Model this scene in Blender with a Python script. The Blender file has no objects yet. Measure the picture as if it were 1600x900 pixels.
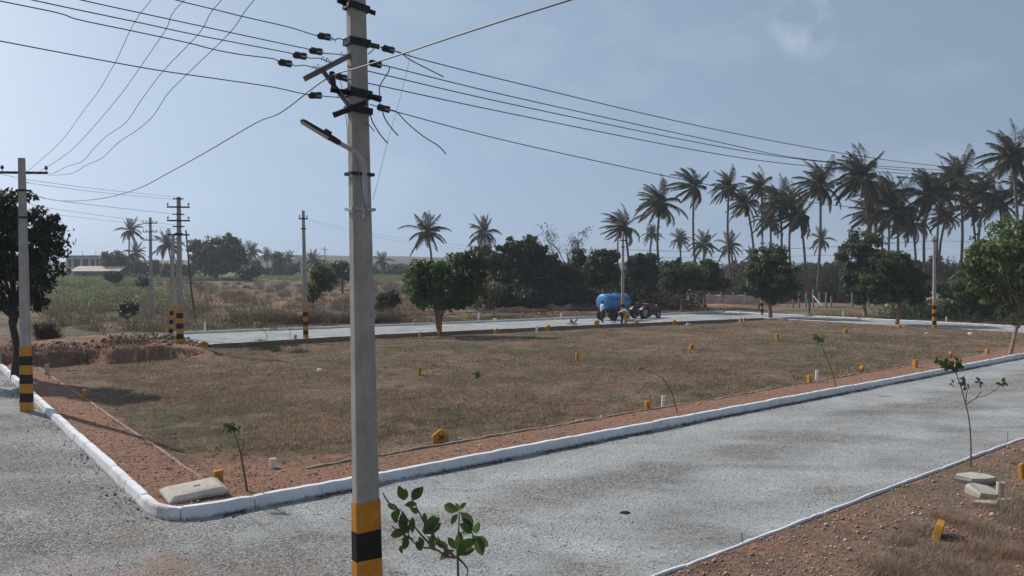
import bpy, bmesh, math, random
import numpy as np
from mathutils import Vector, Matrix
R = math.radians
C = bpy.context.scene.collection
SC = bpy.context.scene
# ---------------------------------------------------------------- camera
FPX, HOR, CAMZ = 1200.0, 422.0, 4.2
PITCH = math.atan((450 - HOR) / FPX)
cam = bpy.data.cameras.new('camera'); camo = bpy.data.objects.new('camera', cam); C.objects.link(camo)
cam.sensor_width = 36; cam.lens = 36 * FPX / 1600; cam.clip_start = 0.05; cam.clip_end = 5000
camo.location = (0, 0, CAMZ); camo.rotation_euler = (R(90) - PITCH, 0, 0)
SC.camera = camo
# ---------------------------------------------------------------- light
SUN_AZ = (-0.80, 0.60)         # horizontal direction towards the sun
SUN_EL = R(41)
SUN_ROT = math.atan2(SUN_AZ[0], SUN_AZ[1])
w = bpy.data.worlds.new('World'); SC.world = w; w.use_nodes = True
nt = w.node_tree; nt.nodes.clear()
def N(nt, t, **k):
    n = nt.nodes.new(t)
    for a, b in k.items():
        if a in n.inputs: n.inputs[a].default_value = b
        else: setattr(n, a, b)
    return n
sky = N(nt, 'ShaderNodeTexSky', sky_type='NISHITA', sun_disc=False, sun_elevation=SUN_EL, sun_rotation=SUN_ROT,
        altitude=600, air_density=1.0, dust_density=0.7, ozone_density=1.2)
geo = N(nt, 'ShaderNodeTexCoord')
mp = N(nt, 'ShaderNodeMapping'); mp.inputs['Scale'].default_value = (3.2, 3.2, 6.5)
no = N(nt, 'ShaderNodeTexNoise', Scale=1.3, Detail=7.0, Roughness=0.62)
cr = N(nt, 'ShaderNodeValToRGB'); cr.color_ramp.elements[0].position = .50; cr.color_ramp.elements[1].position = .78
L = nt.links.new
L(geo.outputs['Generated'], mp.inputs[0]); L(mp.outputs[0], no.inputs['Vector']); L(no.outputs['Fac'], cr.inputs[0])
def dirmask(d, lo, hi):
    vm = N(nt, 'ShaderNodeVectorMath', operation='DOT_PRODUCT'); vm.inputs[1].default_value = Vector(d).normalized()
    nn = N(nt, 'ShaderNodeVectorMath', operation='NORMALIZE'); L(geo.outputs['Generated'], nn.inputs[0]); L(nn.outputs[0], vm.inputs[0])
    mr = N(nt, 'ShaderNodeMapRange'); mr.inputs[1].default_value = lo; mr.inputs[2].default_value = hi; mr.interpolation_type = 'SMOOTHSTEP'
    L(vm.outputs['Value'], mr.inputs[0]); return mr.outputs[0]
def pixdir(px, py): return (camo.rotation_euler.to_matrix() @ Vector((px - 800, 450 - py, -FPX))).normalized()
# small faint cloud upper right: finer noise, in its own patch of the sky
no2 = N(nt, 'ShaderNodeTexNoise', Scale=9.0, Detail=6.0, Roughness=0.55); L(geo.outputs['Generated'], no2.inputs['Vector'])
cr2 = N(nt, 'ShaderNodeValToRGB'); cr2.color_ramp.elements[0].position = .44; cr2.color_ramp.elements[1].position = .60
L(no2.outputs['Fac'], cr2.inputs[0])
m1 = N(nt, 'ShaderNodeMath', operation='MULTIPLY'); L(dirmask(pixdir(1275, 18), .9981, .9997), m1.inputs[0]); L(cr2.outputs[0], m1.inputs[1])
m1b = N(nt, 'ShaderNodeMath', operation='MULTIPLY'); m1b.inputs[1].default_value = .30; L(m1.outputs[0], m1b.inputs[0])
m2 = N(nt, 'ShaderNodeMath', operation='MULTIPLY'); m2.inputs[1].default_value = .13; L(cr.outputs[0], m2.inputs[0])
m3 = N(nt, 'ShaderNodeMath', operation='MAXIMUM'); L(m1b.outputs[0], m3.inputs[0]); L(m2.outputs[0], m3.inputs[1])
# hazy even sky: look the sky up a little higher than the true direction, which flattens the glare at the horizon
va = N(nt, 'ShaderNodeVectorMath', operation='MULTIPLY_ADD'); va.inputs[1].default_value = (.66, .66, .52); va.inputs[2].default_value = (.05, 0, .42); L(geo.outputs['Generated'], va.inputs[0])
vn0 = N(nt, 'ShaderNodeVectorMath', operation='NORMALIZE'); L(va.outputs[0], vn0.inputs[0]); L(vn0.outputs[0], sky.inputs['Vector'])
hs = N(nt, 'ShaderNodeHueSaturation'); hs.inputs['Saturation'].default_value = .70; hs.inputs['Hue'].default_value = .484; hs.inputs['Value'].default_value = 1.0
L(sky.outputs[0], hs.inputs['Color'])
mx = N(nt, 'ShaderNodeMixRGB'); mx.inputs['Color2'].default_value = (6.6, 6.6, 6.9, 1)
L(m3.outputs[0], mx.inputs['Fac']); L(hs.outputs[0], mx.inputs['Color1'])
bg = N(nt, 'ShaderNodeBackground', Strength=0.148); wo = N(nt, 'ShaderNodeOutputWorld')
L(mx.outputs[0], bg.inputs[0]); L(bg.outputs[0], wo.inputs[0])
sl = bpy.data.lights.new('sun', 'SUN'); so = bpy.data.objects.new('sun', sl); C.objects.link(so)
sl.energy = 3.9; sl.angle = R(0.7); sl.color = (1, .93, .84)
sv = Vector((SUN_AZ[0] * math.cos(SUN_EL), SUN_AZ[1] * math.cos(SUN_EL), math.sin(SUN_EL)))
so.rotation_euler = sv.to_track_quat('Z', 'Y').to_euler(); so.location = (-30, 20, 40)
SC.view_settings.view_transform = 'Standard'; SC.view_settings.look = 'None'
SC.view_settings.exposure = 0.15; SC.view_settings.gamma = 1
try: SC.cycles.use_denoising = True; SC.cycles.volume_bounces = 0; SC.cycles.max_bounces = 6; SC.cycles.transparent_max_bounces = 4
except Exception: pass
HAZE = 0.00055
# ---------------------------------------------------------------- geometry of the site
EU = np.array([.781, .625]); EU /= np.linalg.norm(EU); EV = np.array([-EU[1], EU[0]])
O2 = np.array([-5.74, 12.44])
rot = camo.rotation_euler.to_matrix()
def ray(px, py): return rot @ Vector((px - 800, 450 - py, -FPX))
def PD(px, py, Y):                     # the point seen at (px,py) that lies at world depth Y
    r = ray(px, py); t = Y / r.y; return Vector((r.x * t, Y, CAMZ + r.z * t))
un = np.array([-30, 9, 21, 38, 52, 56.]); vn_ = np.array([31.6, 31.1, 30.7, 28.4, 25.7, 25.2])
uf = np.array([-30, 12, 22, 31, 47, 62.]); vf_ = np.array([40.4, 39.6, 37.8, 36.3, 34.4, 33.0])
def warp(u, s):
    vn = np.interp(u, un, vn_); vf = np.interp(u, uf, vf_)
    v = np.where(s <= 20, s, 20 + (s - 20) / 11 * (vn - 20))
    v = np.where(s > 31, vn + (s - 31) / 8 * (vf - vn), v)
    return np.where(s > 39, vf + (s - 39), v)
def unwarp(u, v):
    vn = np.interp(u, un, vn_); vf = np.interp(u, uf, vf_)
    s = np.where(v <= 20, v, 20 + (v - 20) * 11 / (vn - 20))
    s = np.where(v > vn, 31 + (v - vn) * 8 / (vf - vn), s)
    return np.where(v > vf, 39 + v - vf, s)
def W2(u, s):
    v = warp(u, s); return (O2[0] + u * EU[0] + v * EV[0], O2[1] + u * EU[1] + v * EV[1])
def uv_of(x, y):
    dx, dy = x - O2[0], y - O2[1]; u = dx * EU[0] + dy * EU[1]; v = dx * EV[0] + dy * EV[1]; return u, unwarp(u, v)
def sm(a, b, x):
    t = np.clip((x - a) / (b - a), 0, 1); return t * t * (3 - 2 * t)
rgl = np.random.RandomState(7); LAT = rgl.rand(256, 256)
def vnoise(x, y):
    xi = np.floor(x).astype(int); yi = np.floor(y).astype(int); fx = x - xi; fy = y - yi
    fx = fx * fx * (3 - 2 * fx); fy = fy * fy * (3 - 2 * fy)
    g = lambda a, b: LAT[a % 256, b % 256]
    return (g(xi, yi) * (1 - fx) + g(xi + 1, yi) * fx) * (1 - fy) + (g(xi, yi + 1) * (1 - fx) + g(xi + 1, yi + 1) * fx) * fy
def fbm(x, y, o=4):
    r = 0; a = .5
    for i in range(o): r = r + a * vnoise(x * 2 ** i + 17 * i, y * 2 ** i + 31 * i); a *= .5
    return r / (1 - .5 ** o)
def rise(x, y): return 2.0 * sm(90, 260, y)
def road_mask(u, s, e=0.0):
    a = (u > -7 - e) & (u < e)
    b = (s > -6.5 - e) & (s < e) & (u > -7)
    c = (u > 55.5 - e) & (u < 61 + e) & (s < 39 + e)
    d = (s > 31 - e) & (s < 39 + e) & (u > 10) & (u < 61 + e)
    k = (u < .85) & (s < .85) & (u > -.1) & (s > -.1) & ((u - .85) ** 2 + (s - .85) ** 2 > (.85 - e) ** 2)
    return a | b | c | d | k
def hz(x, y):
    x = np.asarray(x, float); y = np.asarray(y, float)
    u, s = uv_of(x, y)
    blk = (u > 0) & (u < 55.5) & (s > 0) & (s < 31)
    a = np.maximum(1 - sm(1.4, 2.3, s), 1 - sm(1.0, 1.9, u))
    n = fbm(x * .55, y * .55, 4) - .5; n2 = fbm(x * 2.1 + 9, y * 2.1, 3) - .5
    hb = .13 * a - .02 * (1 - a) - .2 * sm(20, 29, s) * (1 - sm(50, 55, u) * .4) * sm(8, 12, u)
    bank = sm(25.2, 25.8, s + 3.4 * n + 1.2 * n2) * (1 - sm(6.5, 10.5, u + s * .0)) * (1 - sm(33, 36, s))
    hb = hb + (.58 + .5 * n) * bank * (u > -.5) + (.10 * n + .05 * n2) * (1 - .5 * a)
    sou = (s < -6.5) & (u > 0)
    hs_ = .105 + (.07 * n + .05 * n2) * sm(.1, .6, -6.5 - s)
    ho = .03 + .16 * n + .08 * n2 + rise(x, y) + .5 * bank * (u > -.5) * (s >= 31) + sm(60, 120, y) * .3 * n
    h = np.where(blk, hb, np.where(sou, hs_, ho))
    return np.where(road_mask(u, s, .07), -.09, h)
def hz1(x, y): return float(hz(np.array([x]), np.array([y]))[0])
def G(px, py):                          # ground point seen at this pixel
    z = 0.0
    for i in range(5):
        r = ray(px, py); t = (z - CAMZ) / r.z; x, y = r.x * t, r.y * t
        z2 = hz1(x, y); z2 = max(z2, 0.0) if z2 == -.09 else z2; z = .5 * z + .5 * z2 if i else z2
    return Vector((x, y, z))
def F(px, d):
    x = (px - 800) / FPX * d; return Vector((x, d, hz1(x, d)))
# ---------------------------------------------------------------- object helpers
def fast_mesh(name, V, faces_flat, counts, mats, smooth=False, mi=None, col=None):
    me = bpy.data.meshes.new(name)
    V = np.asarray(V, np.float32).reshape(-1, 3); ff = np.asarray(faces_flat, np.int32); ct = np.asarray(counts, np.int32)
    me.vertices.add(len(V)); me.vertices.foreach_set('co', V.ravel())
    me.loops.add(len(ff)); me.loops.foreach_set('vertex_index', ff)
    me.polygons.add(len(ct)); st = np.zeros(len(ct), np.int32); st[1:] = np.cumsum(ct)[:-1]
    me.polygons.foreach_set('loop_start', st); me.polygons.foreach_set('loop_total', ct)
    if mi is not None: me.polygons.foreach_set('material_index', np.asarray(mi, np.int32))
    if smooth: me.polygons.foreach_set('use_smooth', np.ones(len(ct), bool))
    for m in (mats if isinstance(mats, (list, tuple)) else [mats]): me.materials.append(m)
    if col is not None:
        ca = me.color_attributes.new('Col', 'FLOAT_COLOR', 'POINT')
        c4 = np.ones((len(V), 4), np.float32); c4[:, :3] = col; ca.data.foreach_set('color', c4.ravel())
    me.update(calc_edges=True); me.validate()
    return me
def link(name, me, parent=None):
    o = bpy.data.objects.new(name, me); C.objects.link(o)
    if parent is not None: o.parent = parent
    return o
def tag(o, label, cat=None, group=None, kind=None):
    if label: o['label'] = label
    if cat: o['category'] = cat
    if group: o['group'] = group
    if kind: o['kind'] = kind
    return o
def thing(name, label, cat, loc=(0, 0, 0), rz=0, group=None):
    o = bpy.data.objects.new(name, None); C.objects.link(o); o.empty_display_size = .1
    o.location = loc; o.rotation_euler = (0, 0, rz); return tag(o, label, cat, group)
def copy_thing(src, loc=None, rz=0, label=None, group=None, scale=None):
    def cp(o, p):
        c = o.copy(); C.objects.link(c); c.parent = p
        for ch in [q for q in o.children]: cp(ch, c)
        return c
    c = cp(src, None)
    if loc is not None: c.location = loc
    c.rotation_euler = (0, 0, rz)
    if scale: c.scale = scale if isinstance(scale, (tuple, list)) else (scale,) * 3
    if label: c['label'] = label
    if group: c['group'] = group
    return c
class MB:
    def __init__(s): s.v = []; s.f = []; s.m = []; s.sm = []
    def add(s, v, f, mi=0, smooth=False):
        b = len(s.v); s.v += [tuple(p) for p in v]; s.f += [tuple(i + b for i in q) for q in f]
        s.m += [mi] * len(f); s.sm += [smooth] * len(f); return s
    def box(s, c, size, rz=0, mi=0, M=None, bev=0):
        sx, sy, sz = [q / 2 for q in size]
        bm = bmesh.new(); bmesh.ops.create_cube(bm, size=1)
        for q in bm.verts: q.co = Vector((q.co.x * size[0], q.co.y * size[1], q.co.z * size[2]))
        if bev: bmesh.ops.bevel(bm, geom=bm.edges[:], offset=bev, segments=1, affect='EDGES')
        T = Matrix.Translation(c or (0, 0, 0)) @ Matrix.Rotation(rz, 4, 'Z')
        if M is not None: T = M
        bm.verts.index_update()
        s.add([T @ q.co for q in bm.verts], [[q.index for q in f.verts] for f in bm.faces], mi); bm.free(); return s
    def tube(s, pts, r, seg=6, mi=0, cap=True, smooth=True):
        pts = [Vector(p) for p in pts]; n = len(pts)
        rr = r if isinstance(r, (list, tuple)) else [r] * n
        V = []; F_ = []; prev = None
        for i, p in enumerate(pts):
            t = (pts[min(i + 1, n - 1)] - pts[max(i - 1, 0)])
            if t.length < 1e-9: t = Vector((0, 0, 1))
            t.normalize()
            if prev is None:
                a = Vector((0, 0, 1)) if abs(t.z) < .9 else Vector((1, 0, 0)); x = t.cross(a).normalized()
            else:
                x = (prev - t * prev.dot(t)).normalized()
            prev = x; y = t.cross(x)
            for k in range(seg):
                an = 2 * math.pi * k / seg; V.append(p + (x * math.cos(an) + y * math.sin(an)) * rr[i])
        for i in range(n - 1):
            for k in range(seg):
                a = i * seg + k; b = i * seg + (k + 1) % seg; F_.append((a, b, b + seg, a + seg))
        if cap: F_.append(tuple(range(seg))[::-1]); F_.append(tuple((n - 1) * seg + k for k in range(seg)))
        return s.add(V, F_, mi, smooth)
    def cyl(s, a, b, r, r2=None, seg=16, mi=0): return s.tube([a, b], [r, r if r2 is None else r2], seg, mi, True, True)
    def ball(s, c, r, sub=2, mi=0, sc=(1, 1, 1), noise=0, rng=None):
        bm = bmesh.new(); bmesh.ops.create_icosphere(bm, subdivisions=sub, radius=1)
        V = []
        for q in bm.verts:
            k = 1 + (rng.uniform(-noise, noise) if rng else 0); V.append(Vector(c) + Vector((q.co.x * r * sc[0], q.co.y * r * sc[1], q.co.z * r * sc[2])) * k)
        s.add(V, [[q.index for q in f.verts] for f in bm.faces], mi, noise == 0); bm.free(); return s
    def build(s, name, mats, parent=None):
        cnt = [len(f) for f in s.f]; me = fast_mesh(name, s.v, [i for f in s.f for i in f], cnt, mats, False, s.m)
        me.polygons.foreach_set('use_smooth', np.array(s.sm, bool)); 
        if any(s.sm):
            try: me.set_sharp_from_angle(angle=R(50))
            except Exception: pass
        return link(name, me, parent)
# ---------------------------------------------------------------- materials
def mat(name, base, rough=.85, var=.25, scale=6, bump=.3, bscale=40, metal=0, spec=.3, second=None, sfac=(.45, .65), dist=.01):
    m = bpy.data.materials.new(name); m.use_nodes = True; t = m.node_tree; b = t.nodes['Principled BSDF']
    tc = N(t, 'ShaderNodeTexCoord'); a = N(t, 'ShaderNodeTexNoise', Scale=scale, Detail=6.0, Roughness=.6); t.links.new(tc.outputs['Object'], a.inputs['Vector'])
    mr = N(t, 'ShaderNodeMapRange'); mr.inputs[1].default_value = .3; mr.inputs[2].default_value = .7; mr.inputs[3].default_value = 1 - var; mr.inputs[4].default_value = 1 + var
    t.links.new(a.outputs['Fac'], mr.inputs[0])
    mu = N(t, 'ShaderNodeMixRGB', blend_type='MULTIPLY'); mu.inputs['Fac'].default_value = 1; mu.inputs['Color1'].default_value = (*base, 1)
    t.links.new(mr.outputs[0], mu.inputs['Color2']); out = mu.outputs[0]
    if second:
        n2 = N(t, 'ShaderNodeTexNoise', Scale=scale * .37, Detail=8.0, Roughness=.7); t.links.new(tc.outputs['Object'], n2.inputs['Vector'])
        r2 = N(t, 'ShaderNodeMapRange'); r2.inputs[1].default_value = sfac[0]; r2.inputs[2].default_value = sfac[1]; t.links.new(n2.outputs['Fac'], r2.inputs[0])
        m2_ = N(t, 'ShaderNodeMixRGB'); m2_.inputs['Color2'].default_value = (*second, 1); t.links.new(r2.outputs[0], m2_.inputs['Fac']); t.links.new(out, m2_.inputs['Color1']); out = m2_.outputs[0]
    t.links.new(out, b.inputs['Base Color']); b.inputs['Roughness'].default_value = rough; b.inputs['Metallic'].default_value = metal; b.inputs['Specular IOR Level'].default_value = spec
    if bump:
        n3 = N(t, 'ShaderNodeTexNoise', Scale=bscale, Detail=4.0); t.links.new(tc.outputs['Object'], n3.inputs['Vector'])
        bp = N(t, 'ShaderNodeBump', Strength=bump, Distance=dist); t.links.new(n3.outputs['Fac'], bp.inputs['Height']); t.links.new(bp.outputs[0], b.inputs['Normal'])
    return m
def leafmat(name, trans=.42, rough=.55, spec=.35):
    m = bpy.data.materials.new(name); m.use_nodes = True; t = m.node_tree; b = t.nodes['Principled BSDF']; o = t.nodes['Material Output']
    c = N(t, 'ShaderNodeAttribute', attribute_name='Col')
    t.links.new(c.outputs['Color'], b.inputs['Base Color']); b.inputs['Roughness'].default_value = rough; b.inputs['Specular IOR Level'].default_value = spec
    if trans:
        tr = N(t, 'ShaderNodeBsdfTranslucent'); hs_ = N(t, 'ShaderNodeHueSaturation'); hs_.inputs['Value'].default_value = 1.5; hs_.inputs['Hue'].default_value = .485
        t.links.new(c.outputs['Color'], hs_.inputs['Color']); t.links.new(hs_.outputs[0], tr.inputs['Color'])
        mx_ = N(t, 'ShaderNodeMixShader'); mx_.inputs[0].default_value = trans
        t.links.new(b.outputs[0], mx_.inputs[1]); t.links.new(tr.outputs[0], mx_.inputs[2]); t.links.new(mx_.outputs[0], o.inputs['Surface'])
    return m
M = {}
M['leaf'] = leafmat('leaf'); M['dryleaf'] = leafmat('dry_leaf', .15, .9, .1); M['stone_col'] = leafmat('stone', 0, .9, .2)
M['darkbark'] = mat('dark_bark', (.045, .036, .032), .95, .35, 9, .6, 30)
M['bark'] = mat('bark', (.13, .095, .07), .95, .35, 9, .6, 30)
M['palebark'] = mat('pale_bark', (.30, .22, .16), .9, .3, 7, .5, 30)
M['redbark'] = mat('reddish_bark', (.24, .13, .085), .9, .3, 7, .5, 30)
M['palmbark'] = mat('palm_bark', (.13, .115, .10), .95, .3, 3, .5, 20)
M['concrete'] = mat('pole_concrete', (.40, .37, .34), .9, .14, 5, .45, 60, second=(.27, .245, .225), sfac=(.46, .72))
M['concrete'].node_tree.nodes['Noise Texture.001'].inputs['Scale'].default_value = 2.6
_t = M['concrete'].node_tree; _m = N(_t, 'ShaderNodeMapping'); _m.inputs['Scale'].default_value = (1.6, 1.6, .55); _t.links.new(_t.nodes['Texture Coordinate'].outputs['Object'], _m.inputs[0]); _t.links.new(_m.outputs[0], _t.nodes['Noise Texture.001'].inputs['Vector'])
M['weathered'] = mat('weathered_concrete', (.46, .43, .37), .92, .22, 3, .5, 25, second=(.27, .24, .2))
M['band_yellow'] = mat('yellow_paint', (.56, .235, .025), .6, .16, 14, .15, 40, second=(.30, .16, .06), sfac=(.56, .72))
M['stone_yellow'] = mat('marker_yellow_paint', (.50, .235, .03), .8, .2, 8, .4, 40, second=(.42, .22, .06), sfac=(.55, .75))
M['band_black'] = mat('black_paint', (.012, .012, .013), .5, .3, 5, .15, 40)
M['steel'] = mat('dark_steel', (.035, .036, .04), .6, .35, 12, .2, 60, metal=.3, second=(.09, .05, .035), sfac=(.6, .8))
M['galv'] = mat('galvanised_steel', (.44, .44, .45), .5, .2, 12, .1, 60, metal=.5)
M['wire'] = mat('wire_aluminium', (.10, .105, .125), .55, .1, 4, 0, metal=.2)
M['armgrey'] = mat('arm_grey_steel', (.25, .25, .265), .55, .25, 12, .1, 60, metal=.3)
M['cable'] = mat('pale_cable', (.16, .16, .175), .6, .1, 4, 0)
M['porcelain'] = mat('porcelain', (.62, .62, .6), .35, .1, 10, 0, spec=.5)
M['glaze'] = mat('dark_glaze', (.022, .02, .024), .3, .2, 10, 0, spec=.5)
M['lens'] = mat('lamp_lens', (.42, .43, .44), .3, .05, 10, 0, spec=.5)
M['white'] = mat('white_plastic', (.74, .74, .72), .5, .08, 8, 0)
M['painted_shade'] = mat('shade_dark', (.03, .022, .018), 1, .4, 8, .6, 20)  # dark colour used as shade by the tilted stone and in the lid slot
# ---------------------------------------------------------------- ground
def groundmat():
    m = bpy.data.materials.new('ground_soil'); m.use_nodes = True; t = m.node_tree; b = t.nodes['Principled BSDF']; K = t.links.new
    tc = N(t, 'ShaderNodeTexCoord'); z = N(t, 'ShaderNodeAttribute', attribute_name='Col'); sp = N(t, 'ShaderNodeSeparateColor'); K(z.outputs['Color'], sp.inputs[0])
    def noise(sc, det=6., ro=.6, dist=0.):
        n = N(t, 'ShaderNodeTexNoise', Scale=sc, Detail=det, Roughness=ro, Distortion=dist); K(tc.outputs['Object'], n.inputs['Vector']); return n.outputs['Fac']
    def ramp(fac, *st):
        r = N(t, 'ShaderNodeValToRGB'); e = r.color_ramp.elements
        while len(e) < len(st): e.new(.5)
        for q, (p, c) in zip(e, st): q.position = p; q.color = (*c, 1)
        K(fac, r.inputs[0]); return r.outputs[0]
    def mix(f, a, c, mode='MIX'):
        q = N(t, 'ShaderNodeMixRGB', blend_type=mode)
        if hasattr(f, 'node'): K(f, q.inputs['Fac'])
        else: q.inputs['Fac'].default_value = f
        K(a, q.inputs['Color1']); K(c, q.inputs['Color2']); return q.outputs[0]
    def mask(wt, n, soft=.12):      # weight broken up by noise
        a = N(t, 'ShaderNodeMath', operation='ADD'); K(wt, a.inputs[0]); K(n, a.inputs[1])
        r = N(t, 'ShaderNodeMapRange'); r.inputs[1].default_value = 1 - soft; r.inputs[2].default_value = 1 + soft; K(a.outputs[0], r.inputs[0]); return r.outputs[0]
    big = noise(.16, 5); mid = noise(1.3, 8, .7); fine = noise(9, 8, .75); grit = noise(34, 5, .7)
    dry = ramp(fine, (.28, (.10, .066, .05)), (.47, (.25, .174, .128)), (.6, (.32, .24, .17)), (.76, (.46, .37, .285)))
    olive = ramp(fine, (.3, (.04, .04, .028)), (.5, (.125, .115, .07)), (.75, (.24, .215, .14)))
    red = ramp(fine, (.26, (.12, .06, .042)), (.43, (.31, .165, .112)), (.6, (.44, .265, .19)), (.78, (.58, .44, .35)))
    green = ramp(fine, (.3, (.025, .05, .015)), (.5, (.075, .125, .035)), (.75, (.15, .20, .07)))
    pale = ramp(fine, (.3, (.15, .10, .08)), (.48, (.33, .245, .195)), (.6, (.42, .32, .265)), (.75, (.54, .46, .40)))
    c = mix(mask(mid, big, .1), dry, olive)
    pm = N(t, 'ShaderNodeMapRange'); pm.inputs[1].default_value = .38; pm.inputs[2].default_value = .62; pm.inputs[3].default_value = .66; pm.inputs[4].default_value = 1.12; K(noise(.55, 7, .7, .6), pm.inputs[0])
    c = mix(1.0, c, pm.outputs[0], 'MULTIPLY')
    c = mix(mask(sp.outputs[2], mid, .2), c, pale)
    c = mix(mask(sp.outputs[1], mid, .2), c, green)
    c = mix(mask(sp.outputs[0], mid, .1), c, red)
    gr = ramp(grit, (.3, (.62, .62, .62)), (.55, (1, 1, 1)), (.75, (1.25, 1.25, 1.25)))
    c = mix(1.0, c, gr, 'MULTIPLY')
    vo = N(t, 'ShaderNodeTexVoronoi', Scale=7.0); K(tc.outputs['Object'], vo.inputs['Vector'])
    sc_ = N(t, 'ShaderNodeSeparateColor'); K(vo.outputs['Color'], sc_.inputs[0])
    lt = N(t, 'ShaderNodeMath', operation='LESS_THAN'); lt.inputs[1].default_value = .13; K(vo.outputs['Distance'], lt.inputs[0])
    g2 = N(t, 'ShaderNodeMath', operation='GREATER_THAN'); g2.inputs[1].default_value = .88; K(sc_.outputs[0], g2.inputs[0])
    mm = N(t, 'ShaderNodeMath', operation='MULTIPLY'); K(lt.outputs[0], mm.inputs[0]); K(g2.outputs[0], mm.inputs[1])
    c = mix(mm.outputs[0], c, pale)
    K(c, b.inputs['Base Color']); b.inputs['Roughness'].default_value = .95; b.inputs['Specular IOR Level'].default_value = .1
    ad = N(t, 'ShaderNodeMath', operation='ADD'); K(fine, ad.inputs[0]); K(grit, ad.inputs[1])
    bp = N(t, 'ShaderNodeBump', Strength=.9, Distance=.07); K(ad.outputs[0], bp.inputs['Height']); K(bp.outputs[0], b.inputs['Normal'])
    return m
def lines(*segs):
    out = []
    for a, b, st in segs:
        n = max(1, int(round((b - a) / st))); out += list(np.linspace(a, b, n, endpoint=False))
    return np.array(out + [segs[-1][1]])
E = .04
us = lines((-940, -100, 60), (-100, -30, 7), (-30, -7.1, 1), (-7.1, -7, .1), (-7, -.3, .6), (-.3, 0, .1), (0, .08, E), (.08, .9, .082), (.9, 26, .22), (26, 55.4, .5), (55.4, 55.5, .1), (55.5, 61, 1), (61, 61.1, .1), (61.1, 90, 1), (90, 160, 5), (160, 940, 60))
ss = lines((-940, -100, 60), (-100, -25, 7), (-25, -6.7, .4), (-6.7, -6.5, .1), (-6.5, -6.46, E), (-6.46, -.1, .6), (-.1, 0, E), (0, .08, E), (.08, .9, .082), (.9, 32, .22), (32, 39, 1), (39, 39.1, .1), (39.1, 80, .8), (80, 200, 4), (200, 940, 60))
UU, SS = np.meshgrid(us, ss); X, Y = W2(UU, SS)
Zg = hz(X, Y); r_ = np.random.RandomState(3)
n1 = fbm(X * .25 + 5, Y * .25, 4); n2_ = fbm(X * .06 + 50, Y * .06, 3)
blk = (UU > 0) & (UU < 55.5) & (SS > 0) & (SS < 31)
PX = 800 + FPX * X / np.maximum(Y, 1)
red = np.where(blk, .58 * np.maximum(1 - sm(1.3, 2.4, SS), 1.05 * (1 - sm(1.1, 2.4, UU))), 0)
red = np.maximum(red, np.where(blk, .62 * (1 - sm(1.45, 1.9, SS)) * sm(3, 6, UU), 0))
red = np.maximum(red, .58 * sm(17, 25, SS + 8 * (n1 - .5)) * (1 - sm(8, 13, UU)) * (UU > -1) * (1 - sm(33, 38, SS)))
red = np.maximum(red, np.where(blk, .36 * sm(28, 30.5, SS), 0))
red = np.maximum(red, np.where(blk, .34 * (1 - sm(2, 6, SS + 3 * (n1 - .5))) + .40 * (1 - sm(1.5, 6.5, UU + 5 * (n1 - .5))), 0))
red = np.maximum(red, np.where(blk & (UU > 50), .45 * sm(50, 54, UU), 0))
red = np.maximum(red, np.where(blk, .44 * sm(.56, .70, n1), 0))
red = np.maximum(red, np.where((SS < -6.4) & (UU > 0), .52 - .25 * sm(2, 4.5, -6.5 - SS) , 0))
red = np.maximum(red, np.where((SS > 41) & (Y < 120), .30 + .35 * (n2_ - .5), 0))
red = np.where(Y > 90, red + .36 * (PX > 240) * sm(.35, .55, n1) * (1 - sm(180, 200, Y)), red)
grn = np.where((Y > 80), .50 * sm(.45, .6, n2_ - .22 + .36 * (PX < 250) * sm(85, 110, Y) + .40 * sm(185, 200, Y)), .0)
grn = np.maximum(grn, np.where(blk & (SS > 2.5), .18 * n1 + .22 * np.exp(-((UU - 5) / 5) ** 2 - ((SS - 4) / 3) ** 2), 0))
pal = np.where((SS > 39) & (SS < 41.5), .45, 0.) + np.where((SS > 41) & (SS < 70) & (np.abs(UU - 22 - (SS - 41) * .3) < 1.6), .5, 0)
pal = pal + np.where((SS < -6.4) & (UU > 0), .46 + .3 * (n1 - .5), 0)
red = np.where((SS < -6.4) & (UU > 0), np.minimum(red, .44), red)
col = np.stack([red, grn, pal], -1).reshape(-1, 3)
nr, nc = SS.shape; idx = np.arange(nr * nc).reshape(nr, nc)
Fq = np.stack([idx[:-1, :-1], idx[:-1, 1:], idx[1:, 1:], idx[1:, :-1]], -1).reshape(-1, 4)
M['ground'] = groundmat()
me = fast_mesh('ground', np.stack([X, Y, Zg], -1).reshape(-1, 3), Fq.ravel(), np.full(len(Fq), 4), M['ground'], True, col=col)
tag(link('ground', me), 'dry brown plot of land and fields', None, None, 'structure')
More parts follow.
